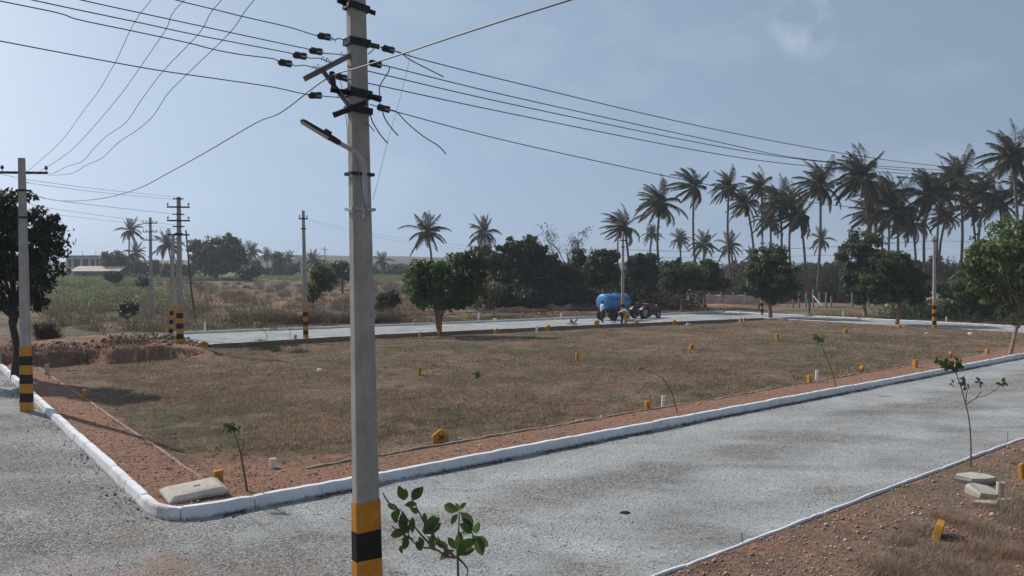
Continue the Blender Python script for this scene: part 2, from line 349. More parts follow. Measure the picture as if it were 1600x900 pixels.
# ---------------------------------------------------------------- roads
def roadmat():
    m = bpy.data.materials.new('gravel_road'); m.use_nodes = True; t = m.node_tree; b = t.nodes['Principled BSDF']; K = t.links.new
    tc = N(t, 'ShaderNodeTexCoord')
    mpn = N(t, 'ShaderNodeMapping'); mpn.inputs['Rotation'].default_value = (0, 0, -math.atan2(EU[1], EU[0])); mpn.inputs['Scale'].default_value = (.28, .75, 1); K(tc.outputs['Object'], mpn.inputs[0])
    st = N(t, 'ShaderNodeTexNoise', Scale=1.0, Detail=6.0, Roughness=.6, Distortion=.4); K(mpn.outputs[0], st.inputs['Vector'])
    big = N(t, 'ShaderNodeTexNoise', Scale=.5, Detail=5.0, Roughness=.6); K(tc.outputs['Object'], big.inputs['Vector'])
    vo = N(t, 'ShaderNodeTexVoronoi', Scale=36.0); K(tc.outputs['Object'], vo.inputs['Vector'])
    vo2 = N(t, 'ShaderNodeTexVoronoi', Scale=60.0); K(tc.outputs['Object'], vo2.inputs['Vector'])
    s1 = N(t, 'ShaderNodeSeparateColor'); K(vo.outputs['Color'], s1.inputs[0])
    s2 = N(t, 'ShaderNodeSeparateColor'); K(vo2.outputs['Color'], s2.inputs[0])
    r1 = N(t, 'ShaderNodeValToRGB'); e = r1.color_ramp.elements; e.new(.4); e.new(.8)
    for q, (p, c) in zip(e, ((0, (.15, .143, .137)), (.35, (.27, .26, .25)), (.7, (.385, .375, .36)), (1, (.58, .57, .55)))): q.position = p; q.color = (*c, 1)
    K(s1.outputs[0], r1.inputs[0])
    r2 = N(t, 'ShaderNodeValToRGB'); e = r2.color_ramp.elements; e.new(.5)
    for q, (p, c) in zip(e, ((0, (.27, .285, .29)), (.5, (.50, .525, .53)), (1, (.74, .765, .77)))): q.position = p; q.color = (*c, 1)
    K(s2.outputs[0], r2.inputs[0])
    mrr = N(t, 'ShaderNodeMapRange'); mrr.inputs[1].default_value = .40; mrr.inputs[2].default_value = .62; K(st.outputs['Fac'], mrr.inputs[0])
    at = N(t, 'ShaderNodeAttribute', attribute_name='Col'); sa = N(t, 'ShaderNodeSeparateColor'); K(at.outputs['Color'], sa.inputs[0])
    su = N(t, 'ShaderNodeMath', operation='ADD', use_clamp=True); K(mrr.outputs[0], su.inputs[0]); K(sa.outputs[1], su.inputs[1])
    sb = N(t, 'ShaderNodeMath', operation='SUBTRACT', use_clamp=True); K(su.outputs[0], sb.inputs[0]); K(sa.outputs[2], sb.inputs[1])
    mxa = N(t, 'ShaderNodeMixRGB'); K(sb.outputs[0], mxa.inputs['Fac']); K(r1.outputs[0], mxa.inputs['Color1']); K(r2.outputs[0], mxa.inputs['Color2'])
    # brown dust
    n3 = N(t, 'ShaderNodeTexNoise', Scale=.85, Detail=7.0, Roughness=.65); K(tc.outputs['Object'], n3.inputs['Vector'])
    a3 = N(t, 'ShaderNodeMath', operation='ADD'); K(n3.outputs['Fac'], a3.inputs[0]); K(sa.outputs[0], a3.inputs[1])
    r3 = N(t, 'ShaderNodeMapRange'); r3.inputs[1].default_value = .68; r3.inputs[2].default_value = 1.0; r3.inputs[4].default_value = .75; K(a3.outputs[0], r3.inputs[0])
    mxb = N(t, 'ShaderNodeMixRGB'); mxb.inputs['Color2'].default_value = (.37, .255, .195, 1); K(r3.outputs[0], mxb.inputs['Fac']); K(mxa.outputs[0], mxb.inputs['Color1'])
    mu = N(t, 'ShaderNodeMixRGB', blend_type='MULTIPLY'); mu.inputs['Fac'].default_value = .8
    rg = N(t, 'ShaderNodeMapRange'); rg.inputs[1].default_value = .3; rg.inputs[2].default_value = .7; rg.inputs[3].default_value = .72; rg.inputs[4].default_value = 1.2; K(big.outputs['Fac'], rg.inputs[0]); K(rg.outputs[0], mu.inputs['Color2']); K(mxb.outputs[0], mu.inputs['Color1'])
    K(mu.outputs[0], b.inputs['Base Color']); b.inputs['Roughness'].default_value = .93; b.inputs['Specular IOR Level'].default_value = .2
    ad = N(t, 'ShaderNodeMath', operation='ADD'); K(s1.outputs[1], ad.inputs[0]); K(vo2.outputs['Distance'], ad.inputs[1])
    bp = N(t, 'ShaderNodeBump', Strength=1.0, Distance=.03); K(ad.outputs[0], bp.inputs['Height']); K(bp.outputs[0], b.inputs['Normal'])
    return m
M['road'] = roadmat()
def road_sheet(u0, u1, s0, s1, du, ds, label, zz=0.0):
    u = lines((u0, u1, du)); s = lines((s0, s1, ds)); U, S = np.meshgrid(u, s); X, Y = W2(U, S)
    Z = zz + .035 * (fbm(X * .5, Y * .5, 4) - .5) + .03 * (fbm(X * 2.3, Y * 2.3, 3) - .5)
    k = np.zeros(U.shape + (3,)); n = fbm(X * .4 + 3, Y * .4, 4)
    # dusty bands of pale crusher dust and coarser loose stone, browner dirt towards the left junction
    near = (S > -6.5) & (S < 0)
    k[..., 1] = np.where(near & (U > 2), .75 * np.exp(-((S + .9) / .9) ** 2) + .6 * np.exp(-((S + 4.2) / 1.1) ** 2) * sm(.35, .6, n), 0) + np.where((S > 31) | (U > 50), .6, 0)
    k[..., 2] = np.where(near, .36 * np.exp(-((S + 2.7) / .8) ** 2) * (U > 1), 0) + .45 * (1 - sm(-1, 2.5, U)) * (1 - sm(9, 13, S))
    k[..., 0] = .42 * (1 - sm(-2.5, 3.0, U)) * (1 - sm(-2, 1, S)) + .18 * (1 - sm(0, .5, np.abs(U + .35))) + .15 * np.exp(-((S + 2.8) / 1.0) ** 2) * near
    nr, nc = U.shape; idx = np.arange(nr * nc).reshape(nr, nc)
    Fq = np.stack([idx[:-1, :-1], idx[:-1, 1:], idx[1:, 1:], idx[1:, :-1]], -1).reshape(-1, 4)
    me = fast_mesh('road', np.stack([X, Y, Z], -1).reshape(-1, 3), Fq.ravel(), np.full(len(Fq), 4), M['road'], True, col=k.reshape(-1, 3))
    return tag(link('road', me), label, None, None, 'structure')
road_sheet(-7, 55.5, -6.48, 0, .25, .25, 'wide pale gravel road in front')
road_sheet(-7, 0, 0, 60, .4, .4, 'gravel side road along the far left kerb')
road_sheet(-7, 0, -14, -6.48, .5, .5, 'gravel side road behind the camera')
road_sheet(0, .82, 0, .82, .2, .2, 'gravel at the rounded junction corner', -.004)
road_sheet(10, 61, 31, 39, 1, .5, 'pale road behind the plot')
road_sheet(55.5, 61, -60, 31, .5, 1, 'pale road beyond the right end of the plot')
# kerbs -----------------------------------------------------------
M['kerb'] = mat('kerb_whitewash', (.66, .67, .70), .8, .10, 3, .5, 22, second=(.40, .33, .28), sfac=(.56, .74))
_t = M['kerb'].node_tree; _b = _t.nodes['Principled BSDF']; _src = _b.inputs['Base Color'].links[0].from_socket; _tc = _t.nodes['Texture Coordinate']
_sx = N(_t, 'ShaderNodeSeparateXYZ'); _t.links.new(_tc.outputs['Object'], _sx.inputs[0]); _nn = N(_t, 'ShaderNodeTexNoise', Scale=7.0, Detail=6.0, Roughness=.7); _t.links.new(_tc.outputs['Object'], _nn.inputs['Vector'])
_ma = N(_t, 'ShaderNodeMath', operation='MULTIPLY_ADD'); _ma.inputs[1].default_value = .22; _t.links.new(_nn.outputs['Fac'], _ma.inputs[0]); _mz = N(_t, 'ShaderNodeMath', operation='MULTIPLY'); _mz.inputs[1].default_value = -1; _t.links.new(_sx.outputs['Z'], _mz.inputs[0]); _t.links.new(_mz.outputs[0], _ma.inputs[2])
_mr = N(_t, 'ShaderNodeMapRange'); _mr.inputs[1].default_value = .045; _mr.inputs[2].default_value = .10; _t.links.new(_ma.outputs[0], _mr.inputs[0])
_mx = N(_t, 'ShaderNodeMixRGB'); _mx.inputs['Color2'].default_value = (.30, .27, .25, 1); _t.links.new(_mr.outputs[0], _mx.inputs['Fac']); _t.links.new(_src, _mx.inputs['Color1']); _t.links.new(_mx.outputs[0], _b.inputs['Base Color'])
M['kerb_side'] = mat('kerb_bare_back', (.20, .15, .12), .95, .25, 4, .5, 22)
def kerb(path, label, h=.21, wt=.11, wb=.17, seglen=1.15, seed=1, side=1, step=.22, h0=-.06, dark=False):
    """path: (x,y) points along the road-side foot; side=+1: body lies to the left of the direction of travel"""
    rg = random.Random(seed); P = [Vector((p[0], p[1], 0)) for p in path]
    D = [0]; 
    for a, b in zip(P, P[1:]): D.append(D[-1] + (b - a).length)
    def at(d):
        i = 0
        while i < len(D) - 2 and D[i + 1] < d: i += 1
        t = (d - D[i]) / (D[i + 1] - D[i]); return P[i].lerp(P[i + 1], t)
    mb = MB(); d = 0; dh = 0; do = 0
    while d < D[-1] - .2:
        e = min(d + seglen * rg.uniform(.9, 1.1), D[-1]); n = max(2, int((e - d) / step) + 1)
        dh += rg.uniform(-.012, .012) - .3 * dh; do += rg.uniform(-.01, .01) - .3 * do; V = []
        for i in range(n):
            q = d + .006 + (e - d - .012) * i / (n - 1); p = at(q); tg = (at(min(q + .05, D[-1])) - at(max(q - .05, 0))).normalized(); nn = Vector((-tg.y, tg.x, 0)) * side
            j = rg.uniform(-.006, .006); jz = rg.uniform(-.006, .006) + dh; ex = (i in (0, n - 1)) * .008
            prof = [(0 + do - .012, h0), (.015 + do + j + ex, h * .45), (.03 + do + j + ex, h - .03 + jz), (.05 + do + j, h + jz - ex), (.05 + wt + do, h + jz - ex), (.06 + wt + do, h - .02 + jz), (.06 + wt + do, h0)]
            V += [p + nn * a + Vector((0, 0, z)) for a, z in prof]
        K = 7; Fc = []
        for i in range(n - 1):
            for k in range(K - 1): Fc.append((i * K + k, i * K + k + 1, (i + 1) * K + k + 1, (i + 1) * K + k))
        Fc.append(tuple(range(K))); Fc.append(tuple((n - 1) * K + k for k in range(K))[::-1])
        b0 = len(mb.f); mb.add(V, Fc)
        if dark:
            for i in range(n - 1): mb.m[b0 + i * (K - 1) + K - 2] = 1; mb.m[b0 + i * (K - 1) + K - 3] = 1
        d = e
    return tag(mb.build('kerb', [M['kerb'], M['kerb_side']]), label, None, None, 'structure')
cor = [(.85 - .85 * math.sin(a), .85 - .85 * math.cos(a)) for a in np.linspace(0, math.pi / 2, 7)]
pA = [W2(u, 0) for u in (55.5, 40, 28, 20, 14, 9, 5, 2.4, .85)] + [W2(*c) for c in cor[1:]] + [W2(0, s) for s in (2.5, 5, 9, 14, 20, 26, 32)]
kerb([(float(a), float(b)) for a, b in pA], 'whitewashed kerb round the near corner of the plot', side=-1, seglen=1.3)
pS = [W2(u, -6.5) for u in (.5, 8, 20, 40, 70)]
kerb([(float(a), float(b)) for a, b in pS], 'whitewashed kerb on the near side of the gravel road', side=-1, seed=5, h=.145, wt=.035, wb=.1, dark=False)
kerb([tuple(map(float, W2(0, s))) for s in (-14, -10, -7.0)] , 'whitewashed kerb behind the pole', side=-1, seed=6)
kerb([tuple(map(float, W2(u, 31))) for u in (10.5, 16, 22, 30, 38, 46, 55.4)], 'low kerb between the back road and the plot', side=-1, seed=7, h=.07, step=.6, h0=-.4, dark=True)
kerb([tuple(map(float, W2(u, 39))) for u in (10.5, 22, 31, 47, 61)], 'white kerb on the far side of the back road', side=1, seed=8, step=.6, h=.15)
kerb([tuple(map(float, W2(61, s))) for s in (39, 20, 0, -25, -60)], 'white kerb beyond the right-hand road', side=1, seed=9, step=.6, h=.13)
kerb([tuple(map(float, W2(55.5, s))) for s in (31, 20, 0, -.2)], 'low kerb between the right-hand road and the plot', side=1, seed=10, step=.6, h=.05, h0=-.4, dark=True)
# thin concrete edging strips half sunk in the soil ------------------
M['strip'] = mat('soil_stained_concrete', (.30, .235, .195), .95, .3, 5, .5, 25, second=(.24, .15, .11), sfac=(.42, .6))
def strip(p0, p1, wdt, hgt, label, seed, m=M['strip'], n=40, wob=.03, cat='edging'):
    rg = random.Random(seed); a = Vector(p0); b = Vector(p1); t = (b - a).normalized(); nn = Vector((-t.y, t.x, 0)); mb = MB(); V = []
    off = 0
    for i in range(n + 1):
        p = a.lerp(b, i / n); off += rg.uniform(-wob, wob) * .4; off *= .9; z = hz1(p.x, p.y)
        wd = wdt * rg.uniform(.8, 1.1); q = p + nn * off; hh = z + hgt * rg.uniform(.5, 1.05)
        V += [(q.x - nn.x * wd / 2, q.y - nn.y * wd / 2, z - .15), (q.x - nn.x * wd / 2, q.y - nn.y * wd / 2, hh), (q.x + nn.x * wd / 2, q.y + nn.y * wd / 2, hh), (q.x + nn.x * wd / 2, q.y + nn.y * wd / 2, z - .15)]
    Fc = [(i * 4 + k, i * 4 + k + 1, i * 4 + k + 5, i * 4 + k + 4) for i in range(n) for k in range(3)] + [(0, 1, 2, 3), (n * 4 + 3, n * 4 + 2, n * 4 + 1, n * 4)]
    mb.add(V, Fc); return tag(mb.build('edging_strip', m), label, cat)
def Wv(u, s): x, y = W2(u, s); return (float(x), float(y), 0)
strip(Wv(1.35, 1.9), Wv(1.3, 24), .075, .022, 'thin sunken concrete strip running beside the left kerb', 1, n=90)
strip(Wv(3.2, 1.55), Wv(16.0, 1.7), .06, .05, 'thin concrete strip behind the kerb near the numbered stone', 2, n=60, wob=.05)
strip(Wv(16.8, 1.75), Wv(21.0, 1.8), .07, .05, 'short concrete strip behind the kerb mid way along', 3, n=20)
strip(Wv(22.2, 1.75), Wv(40.0, 1.8), .07, .045, 'long concrete strip behind the kerb towards the leaning tree', 4, n=60)
a_ = G(590, 521); b_ = G(820, 532)
strip(a_, b_, .14, .10, 'grey concrete beam lying slantwise behind the forked tree', 5, n=24, wob=.01, cat='beam')
# ---------------------------------------------------------------- stuff on the ground
def scatter_tris(name, label, P, S, cols, m, kind='stone', rng=None, group=None, hgt=None, lean=.35):
    n = len(P)
    if kind == 'stone':      # squashed octahedra, jittered
        base = np.array([[1, 0, 0], [0, 1, 0], [-1, 0, 0], [0, -1, 0], [0, 0, .75], [0, 0, -.6]], float)
        V = base[None] * (1 + rng.uniform(-.35, .35, (n, 6, 3))); th = rng.uniform(0, 6.28, n); c, s = np.cos(th), np.sin(th)
        x = V[..., 0] * c[:, None] - V[..., 1] * s[:, None]; y = V[..., 0] * s[:, None] + V[..., 1] * c[:, None]
        tl = rng.uniform(-.5, .5, n)[:, None]; z = V[..., 2] + x * tl
        V = np.stack([x, y, z], -1) * S[:, None, None] + P[:, None, :]
        f = np.array([[0, 1, 4], [1, 2, 4], [2, 3, 4], [3, 0, 4], [1, 0, 5], [2, 1, 5], [3, 2, 5], [0, 3, 5]])
        Fc = (f[None] + (np.arange(n) * 6)[:, None, None]).reshape(-1); ct = np.full(n * 8, 3); cc = np.repeat(cols, 6, 0)
    else:                    # blades: a bent two-segment blade
        th = rng.uniform(0, 6.28, n); hx = np.cos(th); hy = np.sin(th); ln = rng.normal(0, lean, (n, 2)); H = hgt
        wd = S
        b0 = P + np.stack([-hx * wd, -hy * wd, 0 * wd], -1); b1 = P + np.stack([hx * wd, hy * wd, 0 * wd], -1)
        mid = P + np.stack([ln[:, 0] * H * .4, ln[:, 1] * H * .4, H * .6], -1); tip = P + np.stack([ln[:, 0] * H * 1.2, ln[:, 1] * H * 1.2, H], -1)
        m0 = mid + np.stack([-hx * wd, -hy * wd, 0 * wd], -1) * .7; m1_ = mid + np.stack([hx * wd, hy * wd, 0 * wd], -1) * .7
        V = np.stack([b0, b1, m1_, m0, tip], 1)
        i0 = np.arange(n) * 5
        Fc = np.stack([i0, i0 + 1, i0 + 2, i0 + 3, i0 + 3, i0 + 2, i0 + 4], 1).reshape(-1); ct = np.tile([4, 3], n); cc = np.repeat(cols, 5, 0)
    me = fast_mesh(name, V.reshape(-1, 3), Fc, ct, m, False, col=cc)
    return tag(link(name, me), label, None, group, 'stuff')
rs = np.random.RandomState(11)
def pick(n, fn):
    out = []
    while sum(len(o) for o in out) < n:
        x, y = fn(n); out.append(np.stack([x, y], 1))
    return np.concatenate(out)[:n]
def view_pts(n, y0, y1, pad=40):
    # random ground points inside the view wedge, denser near the camera
    Yv = y0 * (y1 / y0) ** rs.rand(n); k = rs.uniform(-(800 + pad) / FPX, (800 + pad) / FPX, n); return k * Yv, Yv
def f_road(n):
    x, y = view_pts(n, 7.5, 34); u, s = uv_of(x, y); ok = road_mask(u, s, -.05) & ((fbm(x * .8, y * .8, 3) > .40) | (rs.rand(n) < .4)); return x[ok], y[ok]
q = pick(38000, f_road); n = len(q); S = np.clip(rs.lognormal(-4.75, .35, n), .004, .018)
z = .035 * (fbm(q[:, 0] * .5, q[:, 1] * .5, 4) - .5) + .03 * (fbm(q[:, 0] * 2.3, q[:, 1] * 2.3, 3) - .5)
g = np.clip(rs.normal(.42, .13, n), .16, .75)[:, None] * np.array([[1, .99, 1.0]]) * (1 + rs.uniform(-.05, .05, (n, 3)))
scatter_tris('gravel', 'loose grey gravel over the near road', np.column_stack([q, z + S * .25]), S, g, M['stone_col'], 'stone', rs)
def f_soil(n):
    x, y = view_pts(n, 9, 45); u, s = uv_of(x, y)
    ok = ~road_mask(u, s, .1) & ((s < 2.2) | (u < 2.2) | (rs.rand(n) < .16) | ((s > 24) & (u < 12))) & (u > -1); return x[ok], y[ok]
q = pick(30000, f_soil); n = len(q); S = np.clip(rs.lognormal(-4.6, .55, n), .004, .055); u_, s_ = uv_of(q[:, 0], q[:, 1])
S = np.where((s_ > 24) & (u_ < 12), S * 1.4, S)
cc = np.array([.35, .215, .155])[None] * rs.uniform(.6, 1.4, (n, 1)); pw = rs.rand(n) < .12; cc[pw] = np.array([.42, .38, .33]) * rs.uniform(.7, 1.3, (pw.sum(), 1))
scatter_tris('clods', 'loose red clods and pebbles on the bare verge', np.column_stack([q, hz(q[:, 0], q[:, 1]) + S * .3]), S, cc, M['stone_col'], 'stone', rs)
uu = np.concatenate([rs.uniform(0, 34, 4500), -np.abs(rs.normal(0, .22, 900)), rs.uniform(1, 30, 1500)]); sv_ = np.concatenate([-np.abs(rs.normal(0, .09, 4500)) - .0, rs.uniform(.3, 24, 900), -6.5 + np.abs(rs.normal(0, .07, 1500))])
uu = np.where((uu < .8) & (sv_ < .5) & (sv_ > -1), uu + .8, uu); nn = fbm(uu * 1.7, sv_ * 1.1 + 9, 3); ok = nn > .40; uu, sv_ = uu[ok], sv_[ok]; x, y = W2(uu, sv_); n = len(x)
S = np.clip(rs.lognormal(-4.4, .45, n), .006, .03); cc = np.array([.10, .085, .075])[None] * rs.uniform(.4, 1.8, (n, 1))
scatter_tris('kerb_crumbs', 'dark crumbs and grit gathered at the foot of the kerbs', np.column_stack([x, y, S * .4 + .005]), S, cc, M['stone_col'], 'stone', rs)
# dry grass over the plot
def f_lot(n):
    x, y = view_pts(n, 12.5, 75); u, s = uv_of(x, y); nn = fbm(x * .5 + 3, y * .5, 4)
    n5 = fbm(x * .9 + 30, y * .9, 4); ok = (u > 1.2 + 3.6 * n5 * (rs.rand(n) > .12)) & (u < 55) & (s > 1.75 + 1.5 * n5 * (rs.rand(n) > .2)) & (s < 30.5) & ((nn > .44) | (rs.rand(n) < .22)) & ~((s > 25) & (u < 9)); return x[ok], y[ok]
q = pick(150000, f_lot); n = len(q); H = rs.uniform(.025, .085, n) * (1 + 1.0 * (rs.rand(n) < .06)); 
nn = fbm(q[:, 0] * .35 + 9, q[:, 1] * .35, 4); gsel = (rs.rand(n) < sm(.45, .75, nn) * .55)
cc = np.array([.37, .262, .175])[None] * rs.uniform(.5, 1.3, (n, 1)); cc[gsel] = np.array([.155, .145, .065]) * rs.uniform(.6, 1.4, (gsel.sum(), 1))
scatter_tris('dry_grass', 'short dry grass covering the empty plot', np.column_stack([q, hz(q[:, 0], q[:, 1]) - .01]), np.full(n, .004) + q[:, 1] * .00022, cc, M['dryleaf'], 'blade', rs, hgt=H, lean=.55)
# brown tall grass in the near right corner and tufts on the verge
def tuft_field(name, label, cents, per, rad, hh, base, seed, wd=.0022, lean=.4):
    r = np.random.RandomState(seed); P_ = []; H_ = []; C_ = []
    for (x, y, k, sc) in cents:
        n = int(per * k); a = r.normal(0, rad * sc, (n, 2)); px_ = x + a[:, 0]; py_ = y + a[:, 1]
        P_.append(np.column_stack([px_, py_, hz(px_, py_) - .02])); H_.append(r.uniform(.35, 1, n) * hh * sc * np.exp(-(a ** 2).sum(1) / (2 * (rad * sc * 1.6) ** 2)) )
        C_.append(np.array(base)[None] * r.uniform(.5, 1.4, (n, 1)) * r.uniform(.9, 1.1, (1, 3)))
    P_ = np.concatenate(P_); H_ = np.concatenate(H_); C_ = np.concatenate(C_)
    return scatter_tris(name, label, P_, np.full(len(P_), wd), C_, M['dryleaf'], 'blade', r, hgt=H_, lean=lean)
ce = []
for i in range(110):
    px_ = random.Random(i).uniform(1360, 1640); py_ = random.Random(i + 500).uniform(800, 960)
    if (px_ - 1200) + (py_ - 760) * 1.0 < 290: continue
    g_ = G(px_, py_)
    if (g_.x - G(1484, 842).x) ** 2 + (g_.y - G(1484, 842).y) ** 2 < .16: continue
    ce.append((g_.x, g_.y, random.Random(i + 9).uniform(.5, 1.2), random.Random(i + 19).uniform(.5, 1.1)))
for px_, py_ in ((1530, 865), (1550, 840), (1580, 870), (1420, 893), (1600, 820), (1570, 800), (1480, 890), (1380, 895), (1590, 790)):
    g_ = G(px_, py_); ce.append((g_.x, g_.y, 2.2, 1.3))
tuft_field('tall_dry_grass', 'wispy brown grass clump filling the near right corner', ce, 330, .17, .27, (.30, .22, .165), 5, lean=.6)
ce = []
rg = random.Random(4)
for i in range(420):
    u = rg.choice([rg.uniform(2.0, 12), rg.uniform(2, 50)]); s = rg.choice([rg.uniform(2.1, 5), rg.uniform(2.1, 28)])
    x, y = W2(u, s); ce.append((float(x), float(y), rg.uniform(.3, 1), rg.uniform(.5, 1.3)))
for i in range(26):
    x, y = W2(rg.uniform(3, 22), rg.uniform(-8.6, -6.9)); ce.append((float(x), float(y), .5, .6))
tuft_field('weeds', 'low green weed tufts dotted over the plot', ce, 80, .13, .12, (.085, .095, .045), 6, .005)
# ---------------------------------------------------------------- poles
def band_shaft(mb, hgt, w0, w1, t0, t1, base=-.9, top_band=1.93, nb=7, lean=(0, 0)):
    """rectangular tapering shaft with painted bands: material 0 concrete, 1 yellow, 2 black"""
    ED = sorted(set([base, .0] + ([top_band * k / nb for k in range(nb + 1)] if nb else []) + [top_band, hgt])) if nb else [base, hgt]
    V = []
    for z in ED:
        k = max(0, z) / hgt; a = w0 + (w1 - w0) * k; b = t0 + (t1 - t0) * k; x = lean[0] * z; y = lean[1] * z; c = .012
        V += [(x + sx * (a / 2 - (c if q else 0)), y + sy * (b / 2 - (0 if q else c)), z) for sx, sy, q in ((-1, -1, 0), (-1, -1, 1), (1, -1, 1), (1, -1, 0), (1, 1, 0), (1, 1, 1), (-1, 1, 1), (-1, 1, 0))]
    for i in range(len(ED) - 1):
        zc = (ED[i] + ED[i + 1]) / 2
        mi = 0 if (not nb or zc > top_band) else (1 + (int(max(0, zc) / top_band * nb) % 2))
        mb.add([V[i * 8 + k] for k in range(8)] + [V[i * 8 + 8 + k] for k in range(8)], [(k, (k + 1) % 8, 8 + (k + 1) % 8, 8 + k) for k in range(8)], mi)
    mb.add(V[-8:], [tuple(range(8))], 0); mb.add(V[:8], [tuple(range(8))[::-1]], 0)
AZ = math.atan2(EU[1], EU[0])
def pole(name, label, pos, hgt=7.6, w=(.30, .15), t=(.12, .10), rz=AZ, bands=True, lean=(0, 0), arms=(), clamps=(), group='concrete electricity poles', base=-.9):
    p = thing('electricity_pole', label, 'utility pole', pos, rz, group)
    mb = MB(); band_shaft(mb, hgt, w[0], w[1], t[0], t[1], base=base, nb=0, lean=lean); sh = mb.build('shaft', [M['concrete']], p)
    if bands:
        # the bands are a coat of paint: a thin sleeve 3 mm proud of the concrete, each colour its own part
        for k in range(7):
            z0, z1 = 1.93 * k / 7, 1.93 * (k + 1) / 7; V = []
            for j, z in enumerate((z0, z1)):
                kk = z / hgt; a = w[0] + (w[1] - w[0]) * kk + .008; b = t[0] + (t[1] - t[0]) * kk + .008; c = .012; x = lean[0] * z; y = lean[1] * z
                rgk = random.Random(k + j + int(pos[1] * 10)); zz = [z + (rgk.uniform(-.010, .010) if z > 0 else 0) for _ in range(8)]
                V += [(x + sx * (a / 2 - (c if q else 0)), y + sy * (b / 2 - (0 if q else c)), zz[i_]) for i_, (sx, sy, q) in enumerate(((-1, -1, 0), (-1, -1, 1), (1, -1, 1), (1, -1, 0), (1, 1, 0), (1, 1, 1), (-1, 1, 1), (-1, 1, 0)))]
            m_ = MB(); m_.add(V, [(q, (q + 1) % 8, 8 + (q + 1) % 8, 8 + q) for q in range(8)] + [tuple(range(8, 16)), tuple(range(8))[::-1]], 0)
            m_.build('painted_band', [M['band_black'] if k % 2 else M['band_yellow']], p)
    for (z, ln, ang, pins) in arms:       # cross arm: angle iron, optional pin insulators
        m_ = MB(); T = Matrix.Translation((lean[0] * z, lean[1] * z - .08, z)) @ Matrix.Rotation(ang, 4, 'Z')
        m_.box(None, (ln, .012, .075), M=T); m_.box(None, (ln, .06, .012), M=T @ Matrix.Translation((0, -.036, .034)))
        a = m_.build('cross_arm', [M['steel']], p)
        for sx in (-1, 1) if pins == 2 else ((-1, -.45, .45, 1) if pins == 4 else ()):
            i_ = MB(); c = T @ Vector((sx * (ln / 2 - .06), -.036, .04)); i_.cyl(c, c + Vector((0, 0, .10)), .012, seg=6, mi=1)
            for q, rr in ((.09, .04), (.115, .055), (.14, .045), (.165, .03)): i_.cyl(c + Vector((0, 0, q - .02)), c + Vector((0, 0, q + .01)), rr, rr * .85, 10)
            i_.build('insulator', [M['glaze'], M['steel']], a)
    for (z, ex) in clamps:
        m_ = MB(); k = z / hgt; a = w[0] + (w[1] - w[0]) * k; b = t[0] + (t[1] - t[0]) * k; x = lean[0] * z
        m_.box((x, -b / 2 - .02, z), (a + .10 + ex, .016, .06)); m_.box((x, b / 2 + .02, z), (a + .10, .016, .06))
        m_.box((x - a / 2 - .03, 0, z), (.012, b + .07, .05)); m_.box((x + a / 2 + .03, 0, z), (.012, b + .07, .05))
        m_.build('clamp', [M['steel']], p)
    return p
# the near pole: stands on the corner of the near verge, leans slightly to the left
fpX = Vector((-1.350, 7.20, .1))
FL = (-.012, 0)                          # lean, metres per metre along its wide axis
fp = pole('electricity_pole', 'close-up concrete pole with street lamp and many insulators in the middle', fpX, hgt=8.3, w=(.285, .130), t=(.115, .10), lean=(-.0135, .006), group=None)
inv = Matrix.Translation(fpX) @ Matrix.Rotation(AZ, 4, 'Z'); inv = inv.inverted()
def L3(px, py, Y): return inv @ PD(px, py, Y)      # point in the pole's own frame
def pbox(name, p0, p1, hh, dd, m, parent=fp, Y=None):      # flat bar between two local points, standing on edge
    a, b = Vector(p0), Vector(p1); t = b - a; ln = t.length; x = t.normalized(); z = Vector((0, 0, 1)); y = z.cross(x).normalized(); z = x.cross(y)
    T = Matrix.Translation((a + b) / 2) @ Matrix((x, y, z)).transposed().to_4x4()
    mb = MB(); mb.box(None, (ln, dd * .25, hh), M=T); mb.box(None, (ln, dd, hh * .2), M=T @ Matrix.Translation((0, -dd / 2 - dd * .125, hh * .4))); return mb.build(name, m, parent)
def collar(py, hh, extL=0., extR=0., m=None, tilt=0):
    z = L3(560, py, 7.15).z; k = z / 8.3; a = .285 + (.130 - .285) * k; b = .115 + (.10 - .115) * k; x = -.0135 * z; mb = MB(); y0 = .006 * z
    T = Matrix.Translation((x, y0, z)) @ Matrix.Rotation(tilt, 4, 'Y')
    for c, sz in (((0, -b / 2 - .012, 0), (a + .05, .014, hh)), ((0, b / 2 + .012, 0), (a + .05, .014, hh)), ((-a / 2 - .016, 0, 0), (.014, b + .012, hh)), ((a / 2 + .016, 0, 0), (.014, b + .012, hh))): mb.box(None, sz, M=T @ Matrix.Translation(c))
    if extR: mb.box(None, (extR, .012, hh * .7), M=T @ Matrix.Translation((a / 2 + .03 + extR / 2, -b / 2 - .0, -.01))); mb.cyl(T @ Vector((a / 2 + .02 + extR * .8, -b / 2 - .03, -.01)), T @ Vector((a / 2 + .02 + extR * .8, -b / 2 + .03, -.01)), .012, seg=8)
    if extL: mb.box(None, (extL, .012, hh * .7), M=T @ Matrix.Translation((-a / 2 - .03 - extL / 2, -b / 2 - .0, .01)))
    return mb.build('clamp', m or M['steel'], fp)
collar(11, .06, 0, .06, tilt=.10); collar(66, .065, 0, .09); collar(146, .075, .0, .10, tilt=.06); collar(172, .06, 0, .0, tilt=.05)
collar(272, .028, 0, 0, M['steel']); collar(327, .026, 0, 0, M['galv'])
pbox('cross_arm', L3(475, 124, 6.9), L3(547, 87, 7.12), .045, .05, M['armgrey'])
pbox('brace', L3(503, 110, 6.98), L3(545, 166, 7.08), .035, .03, M['armgrey'])
pbox('cross_arm', L3(521, 180, 6.8), L3(572, 160, 7.05), .05, .05, M['steel'])
pbox('cross_arm', L3(516, 141, 7.0), L3(552, 147, 7.1), .035, .04, M['steel'])
